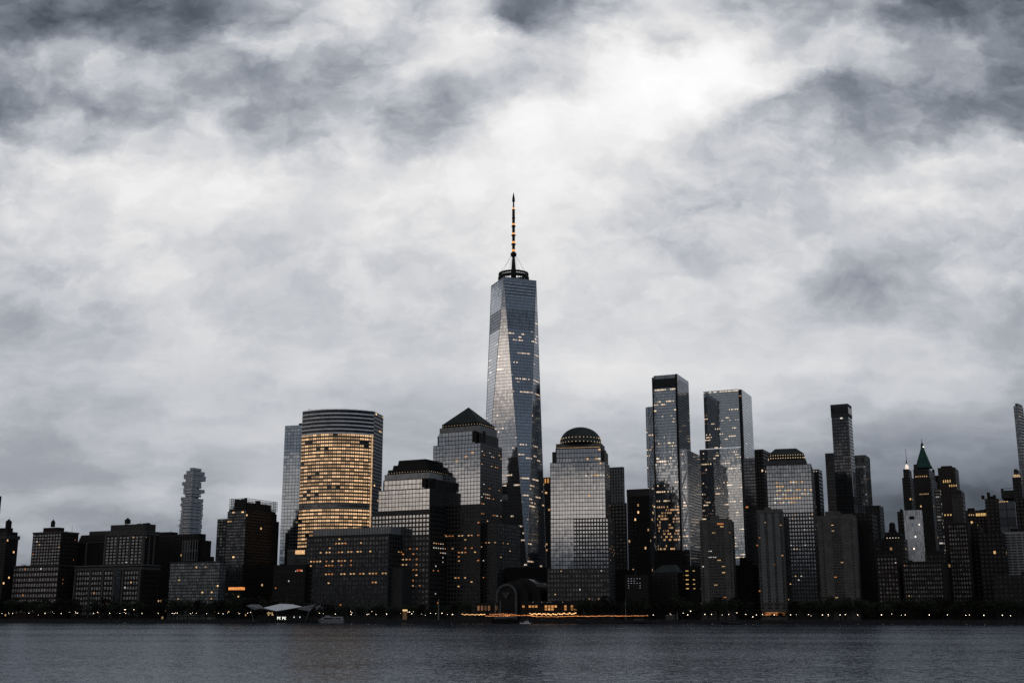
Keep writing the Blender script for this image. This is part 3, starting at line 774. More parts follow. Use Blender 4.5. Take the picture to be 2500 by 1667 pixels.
T.win('F', -.5, qw - .4, T.z(1306), z1 - .6, 17, 5, .62, .6, GLASSB, None, off=-1)
T.win('F', -.5, qw - .4, LAND + 10, T.z(1307), 17, 14, .55, .5, GLASSM, litrows(42, [((11, 10, 9, 8, 7), 8, 13, .75), ((5, 6), 8, 13, .45), ((4, 3), 6, 14, .2)], .02, (2, 2, 1)), off=-1)
T.win('R', .6, T.D - .6, z1, T.zt - .6, nbR, round((T.zt - z1) / 4.25), .6, .55, GLASSK, litrows(43, [], .015, (3,)))
T.win('R', .6, T.D + 3, LAND + 10, z1 - .6, 12, 21, .5, .5, GLASSK, litrows(44, [((13, 14), 0, 11, .45), ((12,), 4, 11, .5), ((9, 8), 0, 11, .1)], .02, (2, 3, 1)), off=-1)
corner_notch(T, T.zt + 1, T.z(1166))
for k, (ya, yb) in enumerate(((1151, 1139), (1139, 1127), (1127, 1114))):
    i0 = 6 + k * 4.2
    T.box('stepped_roof', T.z(ya), T.z(yb), BLACKW, i0, T.W - i0 - 1, i0, T.D - i0 - 1, inset=(.8, .8, .8, .8))
DOT = glow('cornice_lights', (1, .74, .46), .55, .6)
def dots(T, py, q0, q1, t0, t1, n, nr, s=.55, off=.2):
    b = MB(); zc_ = T.z(py)
    for k in range(n):
        p = T.P(q0 + (q1 - q0) * (k + .5) / n, t0 - off); b.box(p.x - s / 2, p.x + s / 2, p.y - s / 2, p.y + s / 2, zc_ - s / 2, zc_ + s / 2)
    for k in range(nr):
        p = T.P(q0 - off, t0 + (t1 - t0) * (k + .5) / nr); b.box(p.x - s / 2, p.x + s / 2, p.y - s / 2, p.y + s / 2, zc_ - s / 2, zc_ + s / 2)
    b.build('cornice_light', DOT, T.root)['kind'] = 'stuff'
dots(T, 1146.5, 6.4, T.W - 7.5, 6.4, T.D - 8, 15, 10)
# pyramid-topped tower
T = Tower('office_tower', 'stone and glass office tower with a black pyramid roof beside the spired skyscraper', 'office tower', 1058, 1174, 1226, 1080, 100, a=27)
T.box('wall', LAND, T.zt, WALLT)
T.box('shoulder', T.zt, T.z(1055), WALLT, 3, T.W - 3.6, 3, T.D - 3.6)
T.box('shoulder', T.zt, T.z(1058), WALLT, 8, T.W - .8, 8, T.D - .8)
T.box('collar', T.z(1055), T.z(1036), plain('collar_stone_grey', (.24, .24, .245), .7), 4, T.W - 5.5, 4, T.D - 5.5)
GLM = pane('tower_glass_grey', (.40, .42, .45), .06, .007)
T.win('F', 4, T.W - 5, T.zt, T.z(1049), 12, 3, .86, .84, GLM, litrows(50, [((1,), 0, 12, .15)], .02, (3, 1)), off=3)
zw = T.z(1230)
T.win('F', .4, T.W - .4, zw, T.zt - .4, 15, round((T.zt - zw) / 4.25), .86, .84, GLM, litrows(51, [((11, 12, 13), 3, 12, .12)], .015, (3, 1)))
T.win('F', .4, T.W - .4, LAND + 10, zw, 15, 25, .6, .6, GLASSK, litrows(52, [((17,), 0, 15, .7), ((14, 13), 7, 14, .4), ((12, 11), 4, 14, .15), ((7,), 6, 10, .6)], .035, (1, 2, 1)))
T.win('R', .5, T.D - .5, LAND + 10, T.zt - .5, 11, 50, .62, .6, GLASSK, litrows(53, [((47, 46), 0, 11, .4), ((43,), 0, 11, .4), ((34, 33, 31), 0, 11, .45), ((28, 26, 36), 0, 11, .3), ((18,), 0, 11, .8), ((14,), 0, 11, .2)], .03, (1, 2, 3)))
corner_notch(T, T.zt + 1, T.z(1050))
T.box('cornice', T.z(1036), T.z(1026), BLACKW, 6, T.W - 7.5, 6, T.D - 7.5)
dots(T, 1031, 6, T.W - 7.5, 6, T.D - 7.5, 13, 9)
qa, qb2, ta, tb = 6.6, T.W - 8, 6.6, T.D - 8
apx = T.P((qa + qb2) / 2, (ta + tb) / 2); za = zat(994, apx.y); zb_ = T.z(1026) + .02
ps = T.rect(qa, qb2, ta, tb)
mesh('pyramid_roof', [(q_.x, q_.y, zb_) for q_ in ps] + [(apx.x, apx.y, za)], [(0, 1, 4), (1, 2, 4), (2, 3, 4), (3, 0, 4), (3, 2, 1, 0)], COPPER, T.root)
zw2 = T.z(1275)
q1 = -T.T(1238, 1275) if False else 0
T.box('wing', LAND, zw2, WALLT, -16, 0, 9, T.D + 14)
T.win('F', -15.5, -.5, LAND + 10, zw2 - .5, 4, 24, .6, .55, GLASSK, litrows(54, [((18,), 0, 4, .8)], .02), off=9)
T.win('R', 9.5, T.D + 13, LAND + 10, zw2 - .5, 10, 24, .6, .55, GLASSM, litrows(55, [((18,), 0, 4, .6)], .02), off=-16)
# domed tower
T = Tower('office_tower', 'stone and glass office tower capped by a dark copper dome', 'office tower', 1343, 1477, 1490, 1126, 75, a=12)
WALLU = plain('tower_granite_dome', (.028, .027, .027), .55, spec=.4)
z2 = T.z(1264)
T.box('wall', z2, T.zt, WALLU, t1=38)
ql = T.S(1336, 1385)
T.box('lower_wall', LAND, z2, WALLU, -3, T.W, -1, 44)
T.box('lower_wing', LAND, T.z(1385), WALLU, T.W, ql, -1, 30)
T.box('shoulder', T.zt, T.z(1090), WALLU, 3, T.W - 5.5, 2.5, 36)
T.box('shoulder', T.zt, T.z(1098), WALLU, -1 + 2, T.W - 1.4, 5, 34)
T.box('collar', T.z(1090), T.z(1079), plain('collar_stone_dark', (.13, .128, .125), .7), 4.5, T.W - 5.8, 3.5, 34)
T.box('lit_frieze', T.z(1090.5), T.z(1088.5), glow('frieze', WARM, .35, .9), 5.5, T.W - 7, 3.2, 8)
T.win('F', 4.5, T.W - 6.5, T.zt + .3, T.z(1092), 15, 3, .86, .84, GLM, litrows(60, [((0,), 4, 15, .6)], .02, (1, 3)), off=2.5)
zs = T.z(1264)
def dome_skip(i, j): return False
nf_ = round((T.zt - zs) / 4.1)
T.win('F', .3, T.W - .3, zs, T.zt - .3, 19, nf_, .86, .84, GLM, litrows(61, [((nf_ - 1,), 0, 19, .2), ((nf_ - 4,), 10, 19, .7), ((5, 6), 3, 14, .1)], .02, (3, 1)))
T.win('F', 7 * 3.0, T.W - .3, T.z(1308), zs - .3, 12, 4, .86, .84, GLM, None, off=-1) if False else None
n2_ = round((zs - T.z(1388)) / 4.1)
T.win('F', -2.4, T.W * .58, T.z(1388), zs - .4, 12, n2_, .6, .58, GLM, litrows(62, [], .02, (3, 1)), off=-1, skip=None)
T.win('F', T.W * .58, T.W - .3, T.z(1388), zs - .4, 8, n2_, .84, .82, GLM, litrows(63, [], .02, (3, 1)), off=-1)
T.win('F', -2.4, ql - .4, LAND + 9, T.z(1388), 20, 9, .5, .5, GLASSM, litrows(64, [], .05, (3, 1)), off=-1)
T.win('R', .5, 43, LAND + 9, z2 - .5, 9, 32, .55, .5, GLASSK, litrows(65, [((20, 21), 0, 9, .3)], .04), off=-3)
T.win('R', .5, 37, z2, T.zt - .5, 8, 17, .6, .55, GLASSK, litrows(66, [((13,), 0, 9, .4)], .03))
cD = T.P((T.W - 1.3) / 2, 19.5); rD = 51.5 * cD.y / F
zD0, zD1 = T.z(1079), zat(1043, cD.y)
hD = zD1 - zD0
b = MB(); prof = [(rD, 0), (rD, 2.2)]
for k in range(0, 11):
    t = math.pi / 2 * k / 10.5; prof.append((rD * .985 * math.cos(t), 2.4 + (hD - 2.4) * math.sin(t)))
b.lathe((cD.x, cD.y, zD0 + .02), prof, 40); b.build('dome', COPPER, T.root, smooth=True)
b = MB()
for zr_, rr in ((1.6, 1.012), (6.2, .975)):
    for k in range(34):
        t = 2 * math.pi * k / 34; x, y = cD.x + rD * rr * math.cos(t), cD.y + rD * rr * math.sin(t)
        b.box(x - .4, x + .4, y - .4, y + .4, zD0 + zr_ - .35, zD0 + zr_ + .35)
b.build('dome_light', DOT, T.root)['kind'] = 'stuff'
# truncated-pyramid tower
T = Tower('office_tower', 'stone and glass office tower with a cut-off pyramid roof edged by two rows of lights', 'office tower', 1870, 1980, 1988, 1132, 95, a=16)
WALLV = plain('tower_granite_right', (.030, .030, .031), .55, spec=.4)
GLV = pane('tower_glass_blue', (.21, .235, .27), .08, .008)
T.box('wall', LAND, T.zt, WALLV)
T.box('collar', T.zt, T.z(1119), plain('collar_stone_right', (.06, .062, .065), .7), 5, T.W + 2, 5, T.D)
T.box('cornice', T.z(1119), T.z(1104), BLACKW, 7, T.W - 3, 7, T.D - 4)
T.box('cut_pyramid_roof', T.z(1104), T.z(1088), COPPER, 6.5, T.W - 2.5, 6.5, 30, inset=(8, 6.5, 8, 8))
dots(T, 1106.5, 6.5, T.W - 3.4, 6.5, 9, 14, 1, .7); dots(T, 1113.5, 6.5, T.W - 3.4, 6.5, 9, 14, 1, .8)
zl_ = T.z(1250)
nf_ = round((T.zt - zl_) / 4.0)
T.win('F', .3, T.W - .3, zl_, T.zt - .4, 16, nf_, .84, .82, GLV, litrows(70, [((nf_ - 5,), 2, 12, .4), ((nf_ - 8, nf_ - 7), 3, 16, .75), ((nf_ - 10, nf_ - 9), 2, 13, .7), ((nf_ - 6,), 3, 13, .3)], .01, (3, 1, 1)))
T.win('F', .3, T.W - .3, LAND + 10, zl_ - .3, 16, 25, .55, .55, GLV, litrows(71, [((15, 16), 4, 9, .5)], .07, (3, 3, 1)))
T.win('R', .3, T.D - .3, LAND + 10, T.zt - .4, 6, 46, .55, .5, GLASSK, litrows(72, [], .03))
# ================================================================== the tall spired skyscraper
Yw = 1464.0
ax = at(1254, 1380, Yw)
XC = Vector((ax.x, ax.y))
T_ = thing('skyscraper', (XC.x, XC.y, LAND), 'tallest glass skyscraper, tapering to a ringed roof with a lit needle spire', 'skyscraper')
ang = math.radians(21.5)
zb0, zt0 = zat(1383, Yw - 30), zat(683, Yw - 20)
bn = Vector((math.sin(ang), -math.cos(ang)))      # normal of the nearer top edge
def rot(v, d):
    c, s = math.cos(math.radians(d)), math.sin(math.radians(d)); return Vector((v.x * c - v.y * s, v.x * s + v.y * c))
hd = 31.2
Tt = [XC + rot(bn, -45 + 90 * k) * hd for k in range(4)]     # top corners
Bb = [XC + rot(bn, 90 * k) * 43.0 for k in range(4)]         # base corners, Bb[0] below the near top edge
FW = facade('m_spire_shade_side', (.055, .06, .068), (.25, .275, .31), gm=1, gr=.06, ww=.90, wh=.88, lit=.30, cl=.80, es=.75, col=(1, .74, .52), seed=12.0, band=(.3, .7), jit=.010, cu=.10, rowp=.45, gvar=.10)  # dim copy of the facet glass, shade put into its colour
FL = facade('m_spire_lit_side', (.10, .105, .115), (.66, .66, .67), gm=1, gr=.05, ww=.92, wh=.90, lit=.30, cl=.80, es=.75, col=(1, .80, .62), seed=14.0, band=(.3, .7), jit=.010, cu=.10, rowp=.35, gvar=.10)  # same glass brightened and warmed, mirrored sky light put into its colour
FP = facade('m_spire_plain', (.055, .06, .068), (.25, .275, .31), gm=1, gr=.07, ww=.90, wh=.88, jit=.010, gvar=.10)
FPL = facade('m_spire_plain_lit_side', (.10, .105, .115), (.44, .46, .50), gm=1, gr=.06, ww=.92, wh=.90, jit=.010, gvar=.1)  # unlit storeys, glass raised the same way on the bright facets
FG = facade('m_spire_louvre', (.12, .13, .145), (.22, .24, .27), gm=1, gr=.10, ww=.72, wh=.80, jit=.01)
FG2 = facade('m_spire_louvre_top', (.10, .11, .12), (.30, .325, .36), gm=1, gr=.12, ww=.9, wh=.62, jit=.02)
def facet(name, tri, mat, bay, floor):
    """A triangular glass facet cut into horizontal bands (p, q, apex)."""
    vs = [Vector(v) for v in tri]
    u = Vector((vs[1] - vs[0]).xy).normalized()
    o = vs[0]
    uv = [((v.xy - o.xy).dot(u) / bay, (v.z - zb0) / floor) for v in vs]
    return mesh(name, vs, [(0, 1, 2)], mat, T_, [uv])
def band_facet(a0, a1, b, zlist, mats):
    """Horizontal slices of the triangle with edge a0-a1 and apex b (any z order)."""
    zs = [a0.z] + zlist + [b.z]
    u = (a1 - a0).xy.normalized()
    def L(z):
        f = (z - a0.z) / (b.z - a0.z); return a0.lerp(b, f), a1.lerp(b, f)
    for (z0, z1, m_) in zip(zs[:-1], zs[1:], mats):
        p0, p1 = L(z0); q0, q1 = L(z1)
        vs = [p0, p1, q1, q0] if abs(z1 - b.z) > 1e-3 else [p0, p1, b]
        uv = [((v.xy - XC).dot(u) / 1.9 + 50, (v.z - zb0) / 4.1) for v in vs]
        if a0.z > b.z: vs.reverse(); uv.reverse()
        mesh('glass_facet', vs, [tuple(range(len(vs)))], m_, T_, [uv])
zl1, zl2 = zat(757, Yw - 20), zat(806, Yw - 20)
zl3, zl4 = zat(692, Yw - 20), zat(727, Yw - 20)
for k in range(4):
    t0, t1 = Tt[k], Tt[(k + 1) % 4]
    bb = Bb[k]                                   # apex below edge t0-t1
    A0, A1, Bz = Vector((t0.x, t0.y, zt0)), Vector((t1.x, t1.y, zt0)), Vector((bb.x, bb.y, zb0))
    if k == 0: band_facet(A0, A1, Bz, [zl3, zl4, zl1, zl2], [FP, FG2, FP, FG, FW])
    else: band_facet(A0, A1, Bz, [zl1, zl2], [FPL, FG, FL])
    c0, c1 = Bb[(k - 1) % 4], Bb[k]
    ap = Tt[k]
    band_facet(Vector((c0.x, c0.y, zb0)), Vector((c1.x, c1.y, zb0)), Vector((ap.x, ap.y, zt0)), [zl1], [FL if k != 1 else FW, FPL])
    for (p, q) in ((Tt[k], Bb[k]), (Tt[k], Bb[(k - 1) % 4])):
        e = MB(); e.bar((p.x, p.y, zt0), (q.x, q.y, zb0), .38, 5); e.build('edge_trim', STEEL, T_)
mesh('roof', [(p.x, p.y, zt0 - .02) for p in Tt], [(0, 1, 2, 3)], ROOF, T_)
bz = [XC + rot(bn, 90 * k) * 44.0 for k in range(4)]
prism('base', [bz[(k) % 4] for k in range(4)], LAND, zb0 - .05, facade('m_spire_base', (.03, .032, .034), (.05, .054, .058), gm=.6, ww=.9, wh=.6), T_, 3, 5)
q0, q1 = at(1307, 1427, 1405), at(1333, 1427, 1392)
b = MB()
e = MB(); pr = MB()
for k in range(4):
    p, q = Tt[k], Tt[(k + 1) % 4]
    pr.bar((p.x, p.y, zt0 + .5), (q.x, q.y, zt0 + .5), .7, 4)
pr.build('parapet', STEEL, T_)
# roof ring
zr0, zr1 = zt0 + 1.5, zat(664, Yw - 10)
R_ = 19.6
ring = MB()
for z_, hh, r in ((zr0 + 1.0, .8, R_), ((zr0 + zr1) / 2, 1.3, R_ + .3), (zr1 - .6, 1.2, R_ - .3), (zr1 - 3.6, .8, R_ - .5)):
    for i in range(48):
        t0, t1 = 2 * math.pi * i / 48, 2 * math.pi * (i + 1) / 48
        def pt(r_, t, z): return (XC.x + r_ * math.cos(t), XC.y + r_ * math.sin(t), z)
        ring.hull8([pt(r, t0, z_ - hh), pt(r, t1, z_ - hh), pt(r - 1.6, t1, z_ - hh), pt(r - 1.6, t0, z_ - hh), pt(r, t0, z_ + hh), pt(r, t1, z_ + hh), pt(r - 1.6, t1, z_ + hh), pt(r - 1.6, t0, z_ + hh)])
for i in range(40):
    t = 2 * math.pi * i / 40
    ring.bar((XC.x + (R_ - .8) * math.cos(t), XC.y + (R_ - .8) * math.sin(t), zr0 - 1), (XC.x + (R_ - .8) * math.cos(t), XC.y + (R_ - .8) * math.sin(t), zr1), .6, 4)
for i in range(14):
    t = 2 * math.pi * (i + .4) / 14
    ring.bar((XC.x + (R_ - 1) * math.cos(t), XC.y + (R_ - 1) * math.sin(t), zr1), (XC.x + (R_ - 1) * math.cos(t), XC.y + (R_ - 1) * math.sin(t), zr1 + (3.5 if i % 3 else 1.6)), .16, 4)
ring.build('roof_ring', DARKMETAL, T_)
zm = lambda py: zat(py, Yw)
mb = MB()
mb.lathe((XC.x, XC.y, 0), [(3.6, zm(690)), (3.4, zm(665)), (2.2, zm(640)), (1.5, zm(628)), (3.2, zm(626)), (4.0, zm(622)), (3.6, zm(618)), (1.9, zm(616)), (1.75, zm(514)), (1.1, zm(512)), (.9, zm(494)), (1.9, zm(492)), (1.6, zm(484)), (.3, zm(471))], 14)
mb.build('mast', DARKMETAL, T_)
for py, r in ((597, 3.0), (575, 2.9), (553, 2.8), (533, 2.2), (513, 1.9)):
    d = MB(); d.lathe((XC.x, XC.y, zm(py) - .9), [(r * .7, 0), (r, .5), (r, 1.5), (r * .7, 2.0)], 14); d.build('mast_collar', DARKMETAL, T_)
AMB = glow('mast_lights', (1, .40, .10), 1.1, .3)
for py, r in ((612, 2.15), (592, 2.05), (571, 1.95), (548, 1.9), (510, 1.4)):
    d = MB(); d.lathe((XC.x, XC.y, zm(py) - 1.3), [(r * .9, 0), (r, .4), (r, 2.0), (r * .9, 2.6)], 12); d.build('mast_light', AMB, T_)
cb = MB()
for i in range(8):
    t = 2 * math.pi * (i + .5) / 8
    cb.bar((XC.x + 3 * math.cos(t), XC.y + 3 * math.sin(t), zm(624)), (XC.x + 17.5 * math.cos(t), XC.y + 17.5 * math.sin(t), zr1), .13, 4)
cb.build('guy_cable', DARKMETAL, T_)['kind'] = 'stuff'
# dark lower block at its feet with one pale glass box
T = Tower('plinth_block', 'low dark block with one pale glass panel at the foot of the spired skyscraper', 'building', 1236, 1336, 1350, 1384, 120, a=14)
T.box('wall', LAND, T.zt, plain('plinth_dark', (.012, .012, .013), .9, spec=.1))
qa, qb2 = T.S(1333, 1423), T.S(1307, 1423)
T.box('glass_panel', T.z(1432), T.z(1422), plain('pale_panel', (.5, .54, .56), .7), qa, qb2, -.6, .2)
# sliver between the spired tower and the domed tower
T = Tower('crown_lit_tower', 'slim dark tower with an orange-lit crown showing between the spired and domed towers', 'tower', 1322, 1344, 1352, 1178, 500)
T.box('wall', LAND, T.zt, DARKLIT('m_q', .18, wall=(.02, .02, .021), seed=15.0, ww=.7, es=.7))
T.box('lit_crown', T.zt, T.z(1167), glow('orange_crown', (1, .45, .12), .55, .9), 1, T.W - 1, 1, T.D - 1)
T.box('roof_cap', T.z(1167), T.z(1164.5), BLACKW, 0, T.W, 0, T.D)
for k in range(3): T.box('crown_pier', T.zt, T.z(1167), BLACKW, 1 + k * 4.2, 3 + k * 4.2, .6, 1.6)
T = Tower('ribbed_tower', 'pale ribbed tower far behind the right shoulder of the domed tower', 'tower', 1480, 1520, 1524, 1139, 420)
T.box('wall', LAND, T.zt, facade('m_ribbed', (.16, .165, .172), (.03, .033, .037), gm=.4, ww=.5, wh=.72, lit=.03, seed=16.0, col=PALE))
T = Tower('dark_tower', 'dark narrow tower below the pale ribbed tower, right of the domed tower', 'tower', 1484, 1527, 1530, 1227, 240)
T.box('wall', LAND, T.zt, facade('m_p2', (.020, .020, .022), (.035, .038, .042), gm=.5, ww=.6, wh=.5))
T = Tower('low_block', 'low dark block between the domed tower and the black slab tower', 'building', 1488, 1548, 1556, 1390, 160)
T.box('wall', LAND, T.zt, BLACKW)
T = Tower('black_tower', 'plain black slab tower dotted with tiny lights, left of the cross-braced tower', 'tower', 1530, 1584, 1594, 1192, 220)
T.box('wall', LAND, T.z(1210), DARKLIT('m_r', .08, wall=(.009, .008, .008), seed=17.0, ww=.45, wh=.4, cl=.1, es=1.1))
T.box('plant_storey', T.z(1210), T.zt, GRANITE, -.2, T.W + .2, -.2, T.D + .2)
# cross-braced tower
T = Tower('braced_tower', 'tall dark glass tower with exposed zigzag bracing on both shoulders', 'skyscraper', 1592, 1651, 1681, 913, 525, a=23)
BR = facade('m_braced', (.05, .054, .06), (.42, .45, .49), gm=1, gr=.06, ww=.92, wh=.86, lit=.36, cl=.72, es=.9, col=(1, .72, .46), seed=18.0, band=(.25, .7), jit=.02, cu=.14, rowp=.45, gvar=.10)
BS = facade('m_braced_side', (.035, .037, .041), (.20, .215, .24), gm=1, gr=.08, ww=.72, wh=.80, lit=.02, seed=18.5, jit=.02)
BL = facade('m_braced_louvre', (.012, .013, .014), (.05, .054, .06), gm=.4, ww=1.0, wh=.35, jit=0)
zl0 = T.z(945)
BRL = facade('m_braced_lit', (.05, .054, .06), (.42, .45, .49), gm=1, gr=.06, ww=.92, wh=.86, lit=.42, cl=.5, es=.55, col=(1, .58, .27), seed=19.0, band=(.2, .75), jit=.01, cu=.2, rowp=.75, gvar=.1)
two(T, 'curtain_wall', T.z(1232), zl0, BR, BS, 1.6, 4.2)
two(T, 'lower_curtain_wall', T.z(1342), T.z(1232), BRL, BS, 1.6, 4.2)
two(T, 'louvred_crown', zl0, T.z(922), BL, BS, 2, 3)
T.box('parapet', T.z(922), T.zt, facade('m_par', (.12, .125, .13), (.24, .26, .29), gm=.9, ww=.85, wh=.9), 2, T.W - 2, 0, 2, 3, 6)
T.box('parapet', T.z(922), T.z(911), facade('m_par', (.12, .125, .13), (.24, .26, .29), gm=.9, ww=.85, wh=.9), 0, 2, 3.5, T.D, 3, 6)
T.box('corner_slot', LAND, T.z(913), BLACKW, -.5, 2, -.5, 2.6)
T.box('corner_slot', LAND, T.z(917), BLACKW, T.W - 1.6, T.W + .4, -.4, 6)
qL = T.S(1574, 989); tR = T.T(1702, 1110)
zL, zR = T.z(988), T.z(1097)
two(T, 'shoulder', T.z(1342), zL, BR, BS, 1.6, 4.2, q0=T.W + .4, q1=qL, t0=4, t1=T.D)
sh = T.box('shoulder', T.z(1342), zR, [BR, ROOF, BS], -11, -.5, 3, T.D + 10, 1.6, 4.2); sh.data.polygons[1].material_index = 2
T.box('lower_wall', LAND, T.z(1343), facade('m_braced_low', (.012, .012, .013), (.018, .018, .02), gm=.3, ww=.9, wh=.6), -11, qL, 1, T.D)
BD = facade('m_braced_hidden_dark', (.014, .015, .016), (.05, .054, .06), gm=1, gr=.08, ww=.92, wh=.86, lit=.22, cl=.4, es=.5, seed=18.2, col=(1, .6, .35))  # hidden faces darkened so the neighbouring facet mirrors them dark
for o_ in T.root.children:
    if o_.name.split('.')[0] in ('curtain_wall', 'lower_curtain_wall', 'shoulder', 'louvred_crown'):
        o_.data.materials.append(BD)
        for k in (2, 3): o_.data.polygons[k].material_index = 3
def brace(qa, qb, off, z0, z1, n):
    b = MB()
    a_, c_ = T.P(qa, off), T.P(qb, off)
    for p in (a_, c_): b.bar((p.x, p.y, LAND), (p.x, p.y, z1), .95, 5)
    for k in range(n + 1):
        z = z0 + (z1 - z0) * k / n; b.bar((a_.x, a_.y, z), (c_.x, c_.y, z), .5, 5)
        if k < n:
            zz2 = z0 + (z1 - z0) * (k + 1) / n
            if k % 2: b.bar((a_.x, a_.y, z), (c_.x, c_.y, zz2), .75, 5)
            else: b.bar((c_.x, c_.y, z), (a_.x, a_.y, zz2), .75, 5)
    b.build('zigzag_brace', plain('brace_steel', (.7, .71, .73), .6), T.root)
brace(T.W + .8, T.W + .8 + (qL - T.W) * .68, 3.2, T.z(1390), zL, 9)
brace(-10.6, -1.2, 2.2, T.z(1390), zR, 6)
# chisel-cornered pale glass tower
T = Tower('glass_tower', 'tall pale mirror-glass tower with a wider lower half, right of the cross-braced tower', 'skyscraper', 1717, 1809, 1834, 949, 640, a=24)
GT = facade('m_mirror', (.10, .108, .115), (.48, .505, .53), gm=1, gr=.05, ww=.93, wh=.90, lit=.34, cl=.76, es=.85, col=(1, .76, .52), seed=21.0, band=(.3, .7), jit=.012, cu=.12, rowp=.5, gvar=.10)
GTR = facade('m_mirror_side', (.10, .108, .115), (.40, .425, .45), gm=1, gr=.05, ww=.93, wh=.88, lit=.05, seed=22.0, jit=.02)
zs_ = T.z(1092)
ql2 = T.S(1708.5, 1092)
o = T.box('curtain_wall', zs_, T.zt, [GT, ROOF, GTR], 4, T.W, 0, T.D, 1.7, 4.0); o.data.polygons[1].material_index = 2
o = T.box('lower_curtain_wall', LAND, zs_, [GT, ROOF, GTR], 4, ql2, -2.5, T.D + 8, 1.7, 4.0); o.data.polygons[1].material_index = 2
T.box('corner_slot', LAND, T.zt - .3, facade('m_slot', (.012, .013, .014), (.03, .033, .037), gm=.5, ww=1.0, wh=.6, lit=.10, seed=3.0, es=.8), 0, 4, 2.5, T.D - .5, 4, 4)
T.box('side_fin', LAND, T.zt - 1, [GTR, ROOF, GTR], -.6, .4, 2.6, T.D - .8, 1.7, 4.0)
T.box('setback_rim', zs_ - .2, zs_ + .8, glow('rim_light', (.9, .93, 1), .5, .3), 4.2, ql2 + .2, -2.9, -1.6)
# dark towers between it and the cut-pyramid tower
T = Tower('blue_glass_block', 'small blue-grey glass block tucked right of the mirror-glass tower', 'tower', 1815, 1850, 1856, 1117, 400)
T.box('wall', LAND, T.zt, facade('m_u2', (.03, .032, .035), (.09, .10, .115), gm=.9, gr=.12, ww=.9, wh=.7, lit=.12, cl=.7, es=.6, col=ORANGE, seed=24.0))
T = Tower('black_tower', 'black tower with a column of white lights behind the cut-pyramid tower', 'tower', 1841, 1862, 1892, 1096, 330)
T.box('wall', LAND, T.zt, DARKLIT('m_u', .13, wall=(.008, .007, .007), seed=25.0, ww=.5, wh=.4, cl=.5, es=.9, col=(1, .7, .5)))
T = Tower('dark_tower', 'dark ribbon-windowed slab right of the cut-pyramid tower', 'tower', 1976, 1998, 2042, 1145, 240)
T.box('wall', LAND, T.zt, facade('m_w', (.013, .013, .014), (.028, .030, .034), gm=.5, ww=1.0, wh=.45, lit=.10, cl=.75, es=.7, seed=26.0, rowp=.3))
T.win('F', 1, T.W - 1, T.zt - 3, T.zt - 1, 3, 1, .3, .6, [LITPALE])
T = Tower('striped_tower', 'grey striped tower behind the slim dark tower', 'tower', 2014, 2042, 2052, 1105, 420)
T.box('wall', LAND, T.z(1125), facade('m_x', (.05, .052, .056), (.018, .02, .022), gm=.4, ww=1.0, wh=.45, lit=.16, cl=.6, es=.8, seed=27.0))
T.box('plant_storey', T.z(1125), T.zt, plain('grey_screen', (.04, .042, .046), .7), 0, T.W, 0, T.D)
T = Tower('slim_tower', 'slim dark curved-corner tower rising alone in the right half of the skyline', 'skyscraper', 2028, 2069, 2078, 985, 230, a=27)
MY = facade('m_slim', (.022, .023, .025), (.075, .082, .092), gm=.9, gr=.10, ww=.86, wh=.74, lit=.07, cl=.3, es=1.0, seed=29.0, jit=.02, col=PALE)
MYR = facade('m_slim_side', (.10, .105, .11), (.16, .17, .19), gm=.9, gr=.1, ww=.8, wh=.6)
two(T, 'curtain_wall', LAND, T.z(1016), MY, MYR, 3, 3.6)
T.box('crown', T.z(1016), T.zt, facade('m_slim_crown', (.05, .052, .055), (.018, .019, .02), gm=.4, ww=.86, wh=.5), -.4, T.W + .4, -.4, T.D, 4, 10)
T.box('dark_band', T.z(1228), T.z(1212), BLACKW, -.6, T.W + .3, -.6, T.D)
eb = MB(); p = T.P(-.3, -.3); eb.bar((p.x, p.y, T.z(1212)), (p.x, p.y, T.z(1040)), .5, 5); eb.build('edge_trim', STEEL, T.root)
T = Tower('gridded_tower', 'pale gridded glass tower with square roof openings behind the slim dark tower', 'tower', 2068, 2112, 2123, 1110, 520)
T.box('wall', LAND, T.z(1135), facade('m_z', (.075, .08, .088), (.17, .19, .215), gm=.9, gr=.1, ww=.72, wh=.7, lit=.05, cl=.3, es=1.1, seed=31.0, col=PALE, jit=.03))
T.box('open_crown', T.z(1135), T.zt, facade('m_zc', (.10, .105, .112), (.012, .012, .013), gm=.2, ww=.5, wh=.5, jit=0), -.3, T.W + .3, -.3, T.D, 8, 12)
T = Tower('grey_block', 'plain grey tower stepping down right of the pale gridded tower', 'tower', 2112, 2147, 2157, 1233, 420)
T.box('wall', LAND, T.zt, facade('m_aa', (.035, .036, .038), (.03, .033, .037), gm=.5, ww=.5, wh=.5, lit=.05, es=.8, seed=32.0))
# three concrete apartment towers
def gateway(label, pl, pc, pr, pt, d, a, stripes, seed, boxes, nb, nf, kind):
    T = Tower('apartment_tower', label, 'apartment tower', pl, pc, pr, pt, d, a, group=None)
    T.box('wall', LAND, T.zt, CONC)
    for (qa, qb2, pyt, t0, t1) in boxes:
        T.box('roof_house', T.zt, T.z(pyt), CONC, T.S(qb2, pt), T.S(qa, pt), t0, t1)
    r = random.Random(seed)
    for (f0, f1, n, lit) in stripes:
        T.win('F', T.W * f0, T.W * f1, LAND + (14 if kind else 10), T.zt - 2.5, n, nf, .84, .60, GLASSK, litrows(seed + int(f0 * 100), [], lit, (1, 1, 2, 3)))
    return T
T = gateway('beige concrete apartment tower standing before the pale mirror-glass tower', 1707, 1786, 1792, 1268, 60, 14,
            [(.045, .10, 1, .01), (.24, .76, 4, .13), (.90, .97, 1, .02)], 80, [(1734, 1754, 1257, 3, 12), (1754, 1776, 1263, 4, 14)], 6, 27, True)
